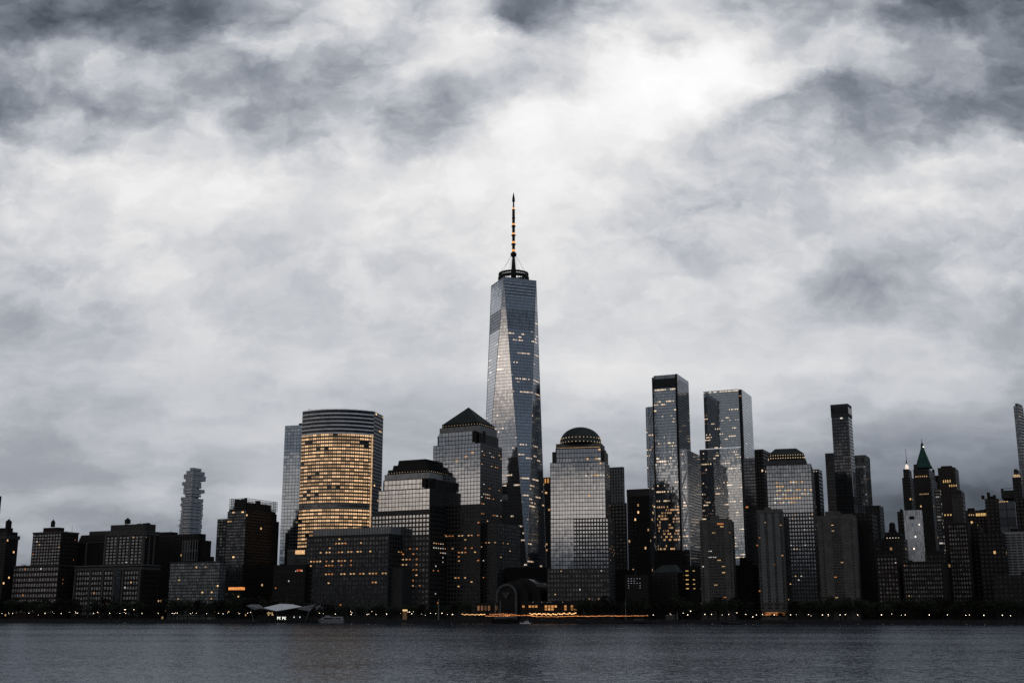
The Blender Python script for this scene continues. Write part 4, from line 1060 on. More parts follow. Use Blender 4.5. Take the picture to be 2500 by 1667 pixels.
for f in (.30, .43, .57): T.box('pier', LAND + 14, T.zt - 2, CONC, T.W * (1 - f) - .25, T.W * (1 - f) + .25, -.35, .1)
T.box('lit_canopy', T.z(1280), T.z(1276), glow('roof_glow', ORANGE, .35, .95), T.W * .25, T.W * .45, -.4, 1)
T = gateway('concrete apartment tower with three pale vertical strips at the water edge', 1847, 1909, 1913, 1243, 38, 16,
            [(.02, .16, 1, .05), (.28, .46, 2, .06), (.57, .73, 2, .06), (.86, .98, 1, .03)], 84, [(1866, 1880, 1236, 3, 12)], 7, 32, False)
for f in (.20, .50, .79): T.box('pale_strip', LAND + 16, T.zt - 4, facade('m_strip', (.13, .135, .14), (.075, .08, .086), gm=.3, ww=.06, wh=.95, jit=0), T.W * (1 - f) - 2.3, T.W * (1 - f) + 2.3, -.7, .1, 4.6, 4)
T.box('lit_lobby', LAND + 4.5, LAND + 7.5, glow('lobby_orange', ORANGE, .30, .95), 1, T.W - 1, -1.2, 2)
T = gateway('wide concrete apartment tower below the slim dark tower', 1994, 2086, 2092, 1257, 62, 19,
            [(.08, .13, 1, .02), (.36, .64, 3, .12), (.84, .90, 1, .03)], 88, [(2014, 2050, 1246, 3, 14), (2052, 2080, 1252, 5, 14)], 7, 30, True)
for f in (.45, .55): T.box('pale_pier', LAND + 12, T.zt - 2, LIME, T.W * (1 - f) - .5, T.W * (1 - f) + .5, -.4, .1)
# infill at the feet of the towers
T = Tower('hip_roofed_hall', 'low dark hall with a hipped copper roof under the cross-braced tower', 'hall', 1592, 1655, 1670, 1396, 95)
T.box('wall', LAND, T.zt, DARKLIT('m_hall', .06, seed=33.0, wall=(.012, .012, .012)))
T.box('hip_roof', T.zt, T.z(1377), COPPER, 0, T.W, 0, T.D, inset=(6, 9, 7, 6))
T = Tower('low_block', 'low dark block with five white-lit window columns, left of the hip-roofed hall', 'building', 1525, 1582, 1592, 1402, 62)
T.box('wall', LAND, T.zt, BLACKW)
LITW = glow('white_office', (.85, .9, 1), .28, .5)
T.win('F', T.S(1566, 1420), T.S(1531, 1420), T.z(1437), T.z(1409), 5, 5, .42, .42, [GLASSK, LITW], lambda i, j: 1 if (j > 1 or i in (0, 4)) and not (j == 3 and i > 2) else 0)
T.win('F', 1, T.S(1568, 1420) - 1, T.z(1450), T.z(1409), 3, 6, .4, .4, GLASSK, None)
T = Tower('dark_block', 'dark block with two columns of amber windows beside the beige concrete tower', 'building', 1662, 1702, 1708, 1380, 120)
T.box('wall', LAND, T.zt, BLACKW)
LITA = glow('amber_room', (1, .62, .22), .6, .5)
T.win('F', T.S(1685, 1420), T.S(1671, 1420), T.z(1442), T.z(1388), 1, 5, .55, .45, [GLASSK, LITA], lambda i, j: 1)
T.win('F', T.S(1700, 1420), T.S(1689, 1420), T.z(1442), T.z(1388), 1, 5, .5, .35, [GLASSK, LITA], lambda i, j: 1 if j != 3 else 0)
T = Tower('dark_block', 'dark flat-topped block with a roof hut between the two left concrete towers', 'building', 1790, 1836, 1850, 1378, 110)
T.box('wall', LAND, T.zt, DARKLIT('m_inf1', .05, seed=35.0, wall=(.010, .010, .010)))
T.box('roof_house', T.zt, T.z(1369), BLACKW, 5, T.W * .7, 3, 20)
T.box('roof_house', T.z(1369), T.z(1359), BLACKW, 8, 14, 5, 12)
ROOFED = {}
# ================================================================== the old towers at the right
T = Tower('dark_tower', 'dark brick tower standing right of the wide concrete apartment tower', 'tower', 2084, 2128, 2140, 1252, 110)
T.box('wall', LAND, T.zt, DARKLIT('m_ac', .05, seed=40.0, wall=(.012, .010, .010)))
T = Tower('spired_tower', 'old stone tower with a steep green copper pyramid and needle spire', 'skyscraper', 2227, 2272, 2288, 1165, 760)
OLD = DARKLIT('m_old', .05, seed=41.0, wall=(.026, .024, .023), ww=.5, wh=.5)
T.box('wall', LAND, T.zt, OLD)
T.box('upper_wall', T.zt, T.z(1143), OLD, 2, T.W - 2, 2, T.D - 1)
T.win('F', 4, T.W - 4, T.z(1164), T.z(1159), 6, 1, .4, .6, [LITWARM]); T.win('F', 4, T.W - 8, T.z(1207), T.z(1202.5), 5, 1, .35, .6, [LITWARM])
cx_ = T.P(T.W / 2, T.D / 2)
mpx = cx_.y / F
gp = MB()
for y0, y1, w0, w1 in ((1143, 1137, 20, 18), (1137, 1118, 17, 11), (1118, 1103, 11, 6.2), (1103, 1096, 6.2, 4.2), (1096, 1088, 4.0, 3.4), (1088, 1082, 3.4, 2.2), (1082, 1070, 1.1, .2)):
    def sq(w_, z): return [(p.x, p.y, z) for p in (cx_ + T.dl * w_ * mpx * 1.0 - T.dr * w_ * mpx, cx_ - T.dl * w_ * mpx - T.dr * w_ * mpx, cx_ - T.dl * w_ * mpx + T.dr * w_ * mpx, cx_ + T.dl * w_ * mpx + T.dr * w_ * mpx)]
    gp.hull8(sq(w0 * .95, zat(y0, cx_.y)) + sq(w1 * .95, zat(y1, cx_.y)))
gp.build('pyramid_roof', GREENCU, T.root)
T.box('dormer', T.z(1143), T.z(1131), OLD, T.W - 7, T.W - 3, 2, 6); T.box('dormer', T.z(1143), T.z(1133), OLD, 2, 5, T.D - 9, T.D - 3)
lb = MB(); p = T.P(T.W / 2, -.2); z_ = zat(1091, cx_.y); lb.box(cx_.x - .1, cx_.x + 1.8, cx_.y - 4.6 * mpx, cx_.y - 3.6 * mpx, z_ - .9, z_ + .9); lb.build('beacon', glow('beacon', PALE, 1.6, .2), T.root)
T = Tower('lantern_tower', 'old stepped stone tower with a brightly lit roof lantern and thin mast', 'skyscraper', 2202, 2222, 2230, 1165, 640)
T.box('wall', LAND, T.zt, OLD)
T.box('upper_wall', T.zt, T.z(1144), OLD, 1.5, T.W - 2, 1.5, T.D - 2)
cx_ = T.P(T.W * .5, T.D * .5); zl0, zl1 = zat(1144, cx_.y), zat(1132, cx_.y)
b = MB(); r = 4.6 * cx_.y / F; b.lathe((cx_.x, cx_.y, zl0 - .2), [(r, 0), (r * .9, (zl1 - zl0) * .55), (r * .55, (zl1 - zl0) * .8), (r * .25, zl1 - zl0)], 10); b.build('lantern', glow('lantern', (1, .86, .72), .9, .5), T.root)
b = MB(); b.bar((cx_.x, cx_.y, zl1 - .3), (cx_.x, cx_.y, zat(1123, cx_.y)), 1.0, 6, .5); b.bar((cx_.x, cx_.y, zat(1123, cx_.y)), (cx_.x, cx_.y, zat(1094, cx_.y)), .4, 5, .2); b.build('mast', DARKMETAL, T.root)
T = Tower('brick_tower', 'old brown brick tower with a blocky notched top and a few orange windows', 'tower', 2289, 2331, 2340, 1140, 520)
T.box('wall', LAND, T.zt, DARKLIT('m_af', .02, seed=43.0, wall=(.032, .025, .022), ww=.4))
T.box('parapet', T.zt, T.z(1136), BRICKR, 4, T.W - 4, 0, T.D)
T.box('shoulder', LAND, T.z(1196), DARKLIT('m_af', .02, seed=43.0, wall=(.032, .025, .022), ww=.4), -5, 0, 3, T.D)
q0, q1 = T.S(2322, 1173), T.S(2301, 1173)
T.win('F', q0, q1, T.z(1177), T.z(1170), 4, 1, .45, .9, [LITA]); T.win('F', q0 - 7, q1 - 7, T.z(1187), T.z(1182), 4, 1, .45, .9, [LITA])
T.win('F', q0 + 2, q1 + 2, T.z(1258), T.z(1253), 3, 1, .45, .8, [LITA])
T = Tower('dark_tower', 'plain dark slab just visible between the green-spired tower and the brown brick tower', 'tower', 2266, 2296, 2310, 1160, 860)
T.box('wall', LAND, T.zt, DARKLIT('m_conn', .03, seed=44.0))
T = Tower('thin_tower', 'very thin pale tower speckled with white lights before the brown brick tower', 'tower', 2281, 2293, 2297, 1193, 430)
T.box('wall', LAND, T.zt, facade('m_thin', (.04, .041, .043), (.06, .065, .07), gm=.6, ww=.7, wh=.5, lit=.34, cl=.05, es=.4, col=(1, .93, .85), seed=45.0), bay=4)
T = Tower('stepped_tower', 'grey stone tower with punched square windows, right of the brown brick tower', 'tower', 2323, 2350, 2356, 1214, 400)
T.box('wall', LAND, T.zt, facade('m_ag', (.055, .056, .058), (.010, .010, .011), gm=.2, ww=.5, wh=.6, jit=0), bay=4.5, floor=5)
T.box('upper_wall', T.zt, T.z(1205), plain('grey_old_stone', (.05, .05, .052), .9), T.W * .3, T.W, 1, T.D - 1)
# white glass block
T = Tower('white_block', 'bright white-finned glass block with a dark slot under its roof', 'office block', 2205, 2250, 2257, 1244, 210, a=20)
WG = facade('m_white', (.8, .81, .83), (.36, .40, .45), gm=.4, gr=.12, ww=.58, wh=.86, lit=.16, cl=.45, es=1.2, col=(1, .88, .74), seed=47.0, rowp=.6)
T.box('wall', LAND, T.z(1266), WG, bay=2.2, floor=4.2)
T.box('white_screen', T.z(1266), T.zt, facade('m_whitetop', (.4, .41, .42), (.8, .81, .82), gm=.1, gr=.6, ww=.8, wh=.92, jit=0), 0, T.W, 0, T.D, 2.2, 4.5)
q0, q1 = T.S(2232, 1262), T.S(2220, 1262)
T.box('roof_slot', T.z(1266.5), T.z(1259), BLACKW, q0, q1, -.4, .4)
for nm, lab, pl, pc, pr, pt, d, key, p_, wl in (
    ('dark_block', 'small dark block left of the white-finned glass block', 2190, 2206, 2218, 1248, 300, 'm_ai1', .06, (.016, .015, .015)),
    ('dark_block', 'dark block with a round roof drum on the dip right of the grey tower', 2160, 2197, 2206, 1298, 260, 'm_ai2', .04, (.012, .011, .011)),
    ('stone_block', 'grey stone block with a lit attic under the round roof drum', 2150, 2207, 2215, 1314, 180, 'm_ai3', .05, (.030, .029, .028)),
    ('brick_block', 'wide brown block with one row of bright orange windows near its roof', 2356, 2412, 2424, 1244, 350, 'm_aj', .10, (.022, .017, .015)),
    ('brick_tower', 'dark brick tower with carved rooftop ornaments beside the orange-lit block', 2404, 2436, 2450, 1216, 300, 'm_ak', .05, (.026, .021, .019)),
    ('brick_block', 'dark square-windowed block before the white-finned glass block, rising to the middle of the right foreground', 2311, 2362, 2378, 1276, 95, '', 0, None),
    ('brick_block', 'dark block with a pale blank side strip right of the square-windowed block', 2352, 2392, 2400, 1282, 130, 'm_p2b', .06, (.014, .012, .012)),
    ('brick_block', 'dark gable-ended block below the white-finned glass block', 2258, 2310, 2320, 1352, 80, 'm_p5', .07, (.016, .015, .014)),
    ('brick_block', 'low dark block with paired pale windows behind the trees', 2138, 2192, 2202, 1356, 60, '', 0, None),
    ('brick_block', 'low brick block with eight rows of dim pale windows behind the trees', 2202, 2300, 2318, 1371, 48, '', 0, None),
    ('dark_block', 'dark block between the pale strip and the white slab building', 2388, 2450, 2462, 1300, 105, 'm_p7', .04, (.012, .011, .011)),
    ('dark_block', 'low dark block with jumbled windows under the white slab building', 2425, 2540, 2560, 1402, 55, 'm_p8', .12, (.018, .018, .018)),
    ('dark_block', 'dark block at the right edge above the white slab building', 2478, 2530, 2550, 1217, 260, 'm_p9', .03, (.010, .009, .009)),
):
    T = Tower(nm, lab, 'building', pl, pc, pr, pt, d)
    ROOFED[T.root] = (T, 3)
    if key: T.box('wall', LAND, T.zt, DARKLIT(key, p_, seed=len(lab) * 1.3, wall=wl, es=.8, glass=(.035, .037, .041)))
    else:
        T.box('wall', LAND, T.zt, BRICK)
        nbx = {2311: 7, 2138: 6, 2202: 15}[pl]
        T.win('F', 1, T.W - 1, LAND + 8, T.zt - 1, nbx, max(6, round((T.zt - LAND - 9) / 4.0)), .5, .5, GLASSM, rand_lit(.035, pl, kinds=(2, 1, 3)))
        T.box('parapet', T.zt, T.zt + .8, GRANITE, -.3, T.W + .3, -.3, T.D + .3)
    if 'drum' in lab and 'dip' in lab:
        c = T.P(T.W * .55, 8); b = MB(); r = 9 * c.y / F; b.lathe((c.x, c.y, T.zt), [(r, 0), (r, 3), (r * .8, 3.2), (r * .8, 9), (r * .5, 11)], 16); b.build('roof_drum', BLACKW, T.root)
    if 'attic' in lab:
        T.win('F', T.W * .2, T.W * .8, T.z(1313), T.z(1308), 5, 1, .5, .6, [LITWARM]) if False else T.box('attic', T.zt, T.z(1309), BLACKW, 2, T.W - 3, 1, 8)
        T.win('F', 4, T.W - 5, T.z(1313), T.z(1310), 5, 1, .4, .6, [LITPALE, LITWARM], rand_lit(.5, 3, kinds=(1,)), off=1)
    if 'one row of bright' in lab:
        T.box('penthouse', T.zt, T.z(1238), BRICK, T.W * .6, T.W * .9, 2, 10)
        T.win('F', T.S(2411, 1255), T.S(2382, 1255), T.z(1259), T.z(1251), 5, 1, .8, .85, [LITA]); T.win('F', T.S(2379, 1255), T.S(2364, 1255), T.z(1258), T.z(1252), 3, 1, .35, .6, [LITWARM])
        T.win('F', T.S(2388, 1283), T.S(2383, 1283), T.z(1289), T.z(1278), 1, 2, .9, .6, [LITA])
    if 'ornaments' in lab:
        for k in range(3): T.box('roof_ornament', T.zt, T.zt + 4 + (k == 1) * 3, BRICK, 2 + k * 6, 5 + k * 6, 1, 5)
    if 'pale blank' in lab: T.box('blank_strip', LAND, T.z(1302), plain('blank_render', (.05, .053, .06), .8), -9, -1, 8, 14)
    if 'gable' in lab:
        ps = T.rect(0, T.W, 0, T.D); za_, zb2 = T.zt, T.z(1338)
        m0, m1 = (ps[0] + ps[3]) / 2, (ps[1] + ps[2]) / 2
        m0, m1 = (ps[0] * .6 + ps[1] * .4), (ps[3] * .6 + ps[2] * .4)
        mesh('gable_roof', [(p.x, p.y, za_) for p in ps] + [(m0.x, m0.y, zb2), (m1.x, m1.y, zb2)], [(0, 1, 4), (1, 2, 5, 4), (2, 3, 5), (3, 0, 4, 5), (3, 2, 1, 0)], BLACKW, T.root)
T = Tower('glass_block', 'narrow blue glass block with a lit roof edge, right of the ornamented brick tower', 'tower', 2436, 2476, 2486, 1222, 280)
T.box('curtain_wall', LAND, T.zt, facade('m_al', (.03, .033, .037), (.05, .06, .072), gm=.5, gr=.2, ww=.9, wh=.9, lit=.02), bay=7, floor=9)
T.win('F', 6, T.W - 1, T.z(1224.5), T.z(1221.5), 4, 1, .8, .7, [LITWARM], hero=True)
T = Tower('grey_block', 'pale grey windowless box block below the lit classical top at the right edge', 'building', 2443, 2496, 2512, 1190, 470)
T.box('wall', LAND, T.z(1214), BLACKW, 2, T.W - 2, 2, T.D)
T.box('upper_box', T.z(1214), T.z(1195), plain('pale_box', (.05, .052, .056), .8), 0, T.W, 0, T.D)
T.box('roof_frame', T.z(1190.5), T.zt, plain('pale_box', (.05, .052, .056), .8), 0, T.W, 0, 3)
T.box('roof_post', T.z(1195), T.z(1190.5), plain('pale_box', (.05, .052, .056), .8), T.W - 3, T.W, 0, 3)
T = Tower('classical_tower', 'stone tower with a small floodlit classical top near the right edge', 'tower', 2471, 2492, 2500, 1164, 440)
T.box('wall', LAND, T.zt, OLD)
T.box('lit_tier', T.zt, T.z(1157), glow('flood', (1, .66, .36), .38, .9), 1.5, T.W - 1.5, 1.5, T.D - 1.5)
T.box('top_tier', T.z(1157), T.z(1146), OLD, 2.2, T.W - 2.2, 2.2, T.D - 2.2)
T.box('cap', T.z(1146), T.z(1143), BLACKW, 4, T.W - 3, 4, T.D - 3)
T = Tower('glass_tower', 'tall blue-edged glass tower cut off by the right edge of the view', 'skyscraper', 2474, 2486, 2540, 990, 520, a=40)
two(T, 'curtain_wall', LAND, T.zt, facade('m_am', (.06, .066, .075), (.12, .14, .165), gm=1, gr=.25, ww=.95, wh=.85), facade('m_amr', (.03, .032, .035), (.05, .055, .062), gm=.6, ww=.9, wh=.6, lit=.04), 4, 4)
T.box('crown', T.zt, T.z(984), facade('m_amc', (.06, .063, .067), (.015, .015, .016), gm=.2, ww=.6, wh=.6), 1, T.W - 2, 1, T.D)
T = Tower('white_apartment_block', 'broad white-framed slab building with dark ribbon windows at the right edge', 'apartment block', 2448, 2540, 2560, 1296, 130, a=24)
T.box('wall', LAND, T.zt, plain('white_slab_wall', (.27, .275, .28), .8))
T.win('F', 1.2, T.W - 1, T.z(1400), T.z(1300), 6, 15, .8, .5, GLASSK, rand_lit(.05, 91))
T.box('roof_house', T.zt, T.z(1287), BLACKW, T.W * .3, T.W * .8, 5, T.D)
r_ = random.Random(12)
for o_, (tw, n_) in list(ROOFED.items()): roof_bits(tw, 2, max(6, tw.W - 3), 2, max(6, min(tw.D, 30) - 2), tw.zt + .01, n_, hash(o_.name) % 97 if False else n_ * 7 + int(tw.W), 1.2, 4.5)
# ================================================================== the water's edge
# vaulted glass hall
Yv = dep(1240, 62); c = at(1258, 1450, Yv)
T_ = thing('vaulted_hall', (c.x, Yv, LAND), 'dark glass hall with a great round vault and a pale front arch', 'hall')
a26 = math.radians(26); ddir = Vector((math.sin(a26), math.cos(a26))); sdir = Vector((math.cos(a26), -math.sin(a26)))
def vault(name, pc, pyt, rad, d0, d1, mat, n=20, rings=1, inner=None):
    cc = at(pc, pyt, Yv); ztop = zat(pyt, Yv)
    zc_ = ztop - rad
    prof = [(-rad, LAND)] + [(-rad * math.cos(math.pi * k / n), zc_ + rad * math.sin(math.pi * k / n)) for k in range(n + 1)] + [(rad, LAND)]
    b = MB()
    def P3(s, z, d):
        p = Vector((cc.x, Yv)) + sdir * s + ddir * d; return (p.x, p.y, z)
    if inner:
        ri = inner; pin = [(-ri, LAND)] + [(-ri * math.cos(math.pi * k / n), zc_ + ri * math.sin(math.pi * k / n)) for k in range(n + 1)] + [(ri, LAND)]
        for k in range(len(prof) - 1):
            b.hull8([P3(*prof[k], d0), P3(*prof[k + 1], d0), P3(*prof[k + 1], d1), P3(*prof[k], d1), P3(*pin[k], d0), P3(*pin[k + 1], d0), P3(*pin[k + 1], d1), P3(*pin[k], d1)])
        return b.build(name, mat, T_)
    m_ = len(prof)
    vs = [P3(s, z, d0) for s, z in prof] + [P3(s, z, d1) for s, z in prof]
    fs = [(k, k + 1, m_ + k + 1, m_ + k) for k in range(m_ - 1)] + [tuple(range(m_ - 1, -1, -1)), tuple(range(m_, 2 * m_))]
    uvs = [[(k * 2, 0), (k * 2 + 2, 0), (k * 2 + 2, 6), (k * 2, 6)] for k in range(m_ - 1)] + [[(0, 0)] * m_] * 2
    return mesh(name, vs, fs, mat, T_, uvs)
VG = facade('m_vault', (.014, .014, .015), (.03, .034, .036), gm=.6, gr=.2, ww=.8, wh=.8)
vault('great_vault', 1262, 1410, 22, 12, 44, VG)
vault('middle_vault', 1248, 1417, 17, 5, 12, VG)
vault('front_vault', 1237, 1426, 11, 0, 5, VG)
vault('arch_trim', 1237, 1424, 12.2, -.8, .3, plain('arch_stone', (.085, .09, .095), .7), inner=10)
g_ = MB(); cc = at(1283, 1420, Yv)
def onv(ang, d, r=22.12):
    ce = at(1262, 1410, Yv); p = Vector((ce.x, Yv)) + sdir * (r * math.sin(ang)) + ddir * d; return (p.x, p.y, zat(1410, Yv) - 22 + r * math.cos(ang))
for k in range(4):
    a0, a1 = .30 + .12 * k, .30 + .12 * k + .09
    g_.quad(onv(a0, 14), onv(a0, 26), onv(a1, 26), onv(a1, 14))
g_.build('skylight', pane('skylight_glass', (.34, .37, .38), .25), T_)
tri = MB(); q = at(1236, 1455, Yv - 1); p = [(-5, 4), (5, 4), (0, -3)]
ps = [(q.x + sdir.x * s - ddir.x * 1.0, q.y + sdir.y * s - ddir.y * 1.0, q.z + h) for s, h in p]
tri.v += ps + [(x + ddir.x * .5, y + ddir.y * .5, z) for x, y, z in ps]; tri.f += [(0, 2, 1), (3, 4, 5), (0, 1, 4, 3), (1, 2, 5, 4), (2, 0, 3, 5)]; tri.m += [0] * 5
tri.build('gable_panel', plain('gable_panel', (.06, .06, .062), .7), T_)
# low restaurants along the basin
T = Tower('restaurant', 'long low restaurant block glowing orange below the domed tower', 'restaurant', 1272, 1411, 1420, 1466, 22, a=18)
T.box('wall', LAND, T.zt, BLACKW)
RL = facade('m_rest', (.008, .007, .006), (.05, .03, .015), gm=.2, ww=.72, wh=.7, lit=.50, cl=.2, es=.6, col=(1, .46, .16), seed=51.0, cu=.35, band=(.15, .9))
T.box('lit_front', T.z(1490), T.z(1476), RL, 1, T.W - 1, -.5, .3, bay=3.4, floor=3)
T.box('awning', T.z(1476) + .1, T.z(1474), BLACKW, 0, T.W, -1.6, .5)
T.win('F', 8, T.W - 8, T.z(1471), T.z(1467), 14, 1, .3, .3, [GLASSK, LITPALE], lambda i, j: 1 if i in (1, 4, 6, 7, 11) else 0)
T = Tower('gatehouse', 'low dark arcade with dim brown-lit bays at the foot of the pyramid tower', 'arcade', 1162, 1218, 1222, 1470, 25, a=18)
T.box('wall', LAND, T.zt, BLACKW)
T.box('lit_bay', T.z(1490), T.z(1477), facade('m_gate', (.006, .005, .005), (.03, .02, .015), gm=.2, ww=.6, wh=.9, lit=.7, cl=.1, es=.16, col=(1, .5, .25), seed=52.0, band=(.05, .95)), 1, T.W - 1, -.4, .2, 4, 6)
# kiosk, lit
T = Tower('kiosk', 'small pavilion with a bright yellow-lit top before the grey office block', 'kiosk', 983, 992, 995, 1486, 12, a=18)
T.box('lit_top', T.z(1491), T.z(1487), glow('kiosk_glow', (1, .68, .3), .9, .4), 0, T.W, 0, 3)
T.box('wall', LAND, T.z(1491), glow('kiosk_dim', (1, .5, .2), .05, .9), .2, T.W - .2, .2, 2.8)
T.box('roof', T.z(1487), T.z(1485.5), BLACKW, -.4, T.W + .4, -.4, 3.4)
# trees
def tree_mesh(seed):
    r = random.Random(seed); b = MB()
    H = 1.0
    lobes = [(Vector((r.uniform(-.26, .26), r.uniform(-.26, .26), r.uniform(.38, .82))), r.uniform(.14, .27)) for _ in range(9)]
    for c, s in lobes:
        for _ in range(80):
            d = Vector((r.gauss(0, 1), r.gauss(0, 1), r.gauss(0, 1))).normalized() * s * r.uniform(.55, 1.1); d.z *= .8
            p = c + d; w = r.uniform(.018, .042)
            u = Vector((r.uniform(-1, 1), r.uniform(-1, 1), r.uniform(-.6, .6))).normalized() * w
            v = u.orthogonal().normalized() * w * r.uniform(.6, 1.1)
            b.quad(p - u, p + v, p + u, p - v)
    me = bpy.data.meshes.new('crown'); me.from_pydata([tuple(v) for v in b.v], [], b.f); me.materials.append(LEAF); me.update()
    t = MB(); t.bar((0, 0, 0), (0, 0, .45), .028, 7, .018)
    for c, s in lobes[:5]: t.bar((0, 0, r.uniform(.25, .42)), c, .014, 5, .004)
    mt = bpy.data.meshes.new('trunk'); mt.from_pydata([tuple(v) for v in t.v], [], t.f); mt.materials.append(BARK); mt.update()
    return me, mt
BARK = plain('bark', (.018, .015, .012), .95)
VAR = [tree_mesh(s) for s in range(6)]
def plant(px, pyt, d, label, group, wide=1.0):
    Yt = dep(px, d); x = xat(px, Yt, 12); h = zat(pyt, Yt) - LAND
    o = thing('tree', (x, Yt, LAND), label, 'tree', group)
    o.scale = (h * wide, h * wide, h); o.rotation_euler = (0, 0, rnd.uniform(0, 6.28))
    me, mt = rnd.choice(VAR)
    for nm, m_ in (('crown', me), ('trunk', mt)):
        k = bpy.data.objects.new(nm, m_); COL.objects.link(k); k.parent = o
px = -14
LT = 'dark leafy tree in the row along the esplanade at the river edge'
while px < 2520:
    if 1150 < px < 1415: px += 16; continue
    top = 1466
    if px < 180: top = 1461
    elif px < 330: top = 1468
    elif 560 < px < 690: top = 1458
    elif 745 < px < 1100: top = 1477
    elif 1415 < px < 1600: top = 1463
    elif 1600 < px < 1740: top = 1460
    elif 1830 < px < 1925: top = 1487
    elif 1925 < px: top = 1462
    plant(px + rnd.uniform(-4, 4), top + rnd.uniform(-6, 9), rnd.uniform(16, 26), LT, 'trees along the esplanade', rnd.uniform(.75, 1.15))
    px += rnd.uniform(15, 24)
px = 0
LT2 = 'taller dark tree in the second row, behind the esplanade trees'
while px < 2510:
    if 1120 < px < 1425 or 1835 < px < 1920: px += 20; continue
    plant(px, (1456 if not 745 < px < 1100 else 1476) + rnd.uniform(-5, 8), rnd.uniform(30, 42), LT2, 'second row of trees', rnd.uniform(.7, 1.0))
    px += rnd.uniform(30, 44)
for px, pyt in ((1480, 1449), (1665, 1448), (1752, 1452), (2030, 1450), (2065, 1452), (2290, 1455), (2380, 1455), (590, 1452), (450, 1455)):
    plant(px, pyt, 44, LT2, 'second row of trees', .8)
# street lamps
LG = glow('lamp_globe', (1, .80, .58), 6.0, .3)
lm = MB(); lm.bar((0, 0, 0), (0, 0, 1), .09, 6, .06)
me_post = bpy.data.meshes.new('post'); me_post.from_pydata([tuple(v) for v in lm.v], [], lm.f); me_post.materials.append(DARKMETAL)
def globe_mesh(r):
    b = MB(); b.lathe((0, 0, 0), [(r * .3, -r), (r * .85, -r * .5), (r, 0), (r * .85, r * .5), (r * .3, r)], 10)
    m_ = bpy.data.meshes.new('globe'); m_.from_pydata([tuple(v) for v in b.v], [], b.f); m_.materials.append(LG); return m_
GLB = {k: globe_mesh(k * .6) for k in (.22, .34, .42, .5)}
def lamp(px, py, r, d):
    Yl = dep(px, d); p = at(px, py, Yl)
    o = thing('street_lamp', (p.x, Yl, LAND), 'lit globe street lamp on a slim post along the dark esplanade', 'street lamp', 'street lamps along the esplanade')
    k = bpy.data.objects.new('post', me_post); COL.objects.link(k); k.parent = o; k.scale = (1, 1, max(.5, p.z - LAND - r))
    k = bpy.data.objects.new('globe', GLB[r]); COL.objects.link(k); k.parent = o; k.location = (0, 0, p.z - LAND)
S_ = .2636
for x, y, r in ((18, 367, .34), (78, 360, .22), (83, 367, .22), (117, 367, .42), (267, 365, .42), (357, 381, .22), (417, 365, .42), (485, 352, .22), (497, 364, .22), (567, 365, .42), (645, 356, .22),
                (700, 353, .34), (704, 364, .34), (717, 364, .42), (866, 365, .42), (905, 356, .42), (1016, 364, .42), (1110, 366, .34), (1155, 331, .5), (1163, 331, .5), (1154, 356, .34), (1164, 365, .42), (1240, 331, .42),
                (1315, 365, .42), (1465, 365, .34), (1595, 365, .42), (1612, 366, .42), (1624, 361, .34), (1641, 362, .42), (1763, 367, .34), (1783, 360, .22), (1818, 364, .34), (1915, 367, .42), (2024, 364, .34),
                (2066, 369, .42), (2105, 362, .22), (2208, 362, .22), (2216, 368, .34), (2293, 363, .42), (2320, 357, .42)):
    lamp(x * S_, 1400 + y * S_, r, 7 + (x % 5))
for x, y, r in ((780, 1496, .34), (790, 1497, .22), (819, 1498, .42), (856, 1492, .34), (859, 1495, .34), (857, 1499, .5), (896, 1499, .42), (900, 1498, .34), (908, 1492, .34), (918, 1499, .34), (944, 1498, .5), (978, 1496, .22), (996, 1493, .34),
                (1000, 1493, .42), (1005, 1497, .5), (1009, 1492, .34), (1029, 1498, .22), (1039, 1501, .22), (1051, 1496, .42), (1064, 1497, .34), (1079, 1496, .5), (1092, 1499, .34), (1104, 1499, .42), (1106, 1499, .34),
                (1595, 1500, .42), (1638, 1500, .42), (1636, 1497, .22), (1668, 1496, .34), (1679, 1500, .5), (1686, 1491, .5), (1721, 1499, .5), (1737, 1499, .5), (1763, 1500, .34), (1779, 1499, .42), (1799, 1495, .42), (1821, 1499, .42), (1838, 1505, .5), (1847, 1500, .42), (1862, 1499, .34), (1890, 1500, .42), (1930, 1500, .42), (1944, 1500, .22), (1974, 1499, .42), (1980, 1502, .22),
                (2008, 1500, .42), (2022, 1499, .42), (2022.5, 1502, .34), (2051, 1500, .42), (2064, 1499, .42), (2094, 1500, .42), (2152, 1500, .5), (2177, 1498, .34), (2201, 1501, .22), (2210, 1500, .42), (2269, 1500, .5), (2313, 1500, .42), (2358, 1501, .42), (2367, 1500, .34), (2402, 1501, .5), (2447, 1501, .42), (2467, 1502, .42)):
    lamp(x, y, r, 7 + (x % 4))
# strings of lights along the basin rail
def light_string(label, pts, n, amp, r, mat, d, per=9):
    P3 = []
    for i in range(n + 1):
        f = i / n * (len(pts) - 1); k = min(int(f), len(pts) - 2); f -= k
        px = pts[k][0] * (1 - f) + pts[k + 1][0] * f; py = pts[k][1] * (1 - f) + pts[k + 1][1] * f
        Yl = dep(px, d); p = at(px, py, Yl); p.z += amp * math.cos(2 * math.pi * i / per) + amp * .5 * math.sin(i * 1.7); P3.append(p)
    o = thing('light_string', (P3[0].x, P3[0].y, LAND), label, 'string lights')
    b = MB()
    for a, c in zip(P3[:-1], P3[1:]): b.bar(a, c, .04, 4, cap=False)
    for p in P3[::12]: b.bar((p.x, p.y, LAND), p, .06, 4)
    b.build('wire', DARKMETAL, o)
    b = MB()
    for p in P3: b.box(p.x - r, p.x + r, p.y - r, p.y + r, p.z - r, p.z + r)
    b.build('bulb', mat, o)['kind'] = 'stuff'
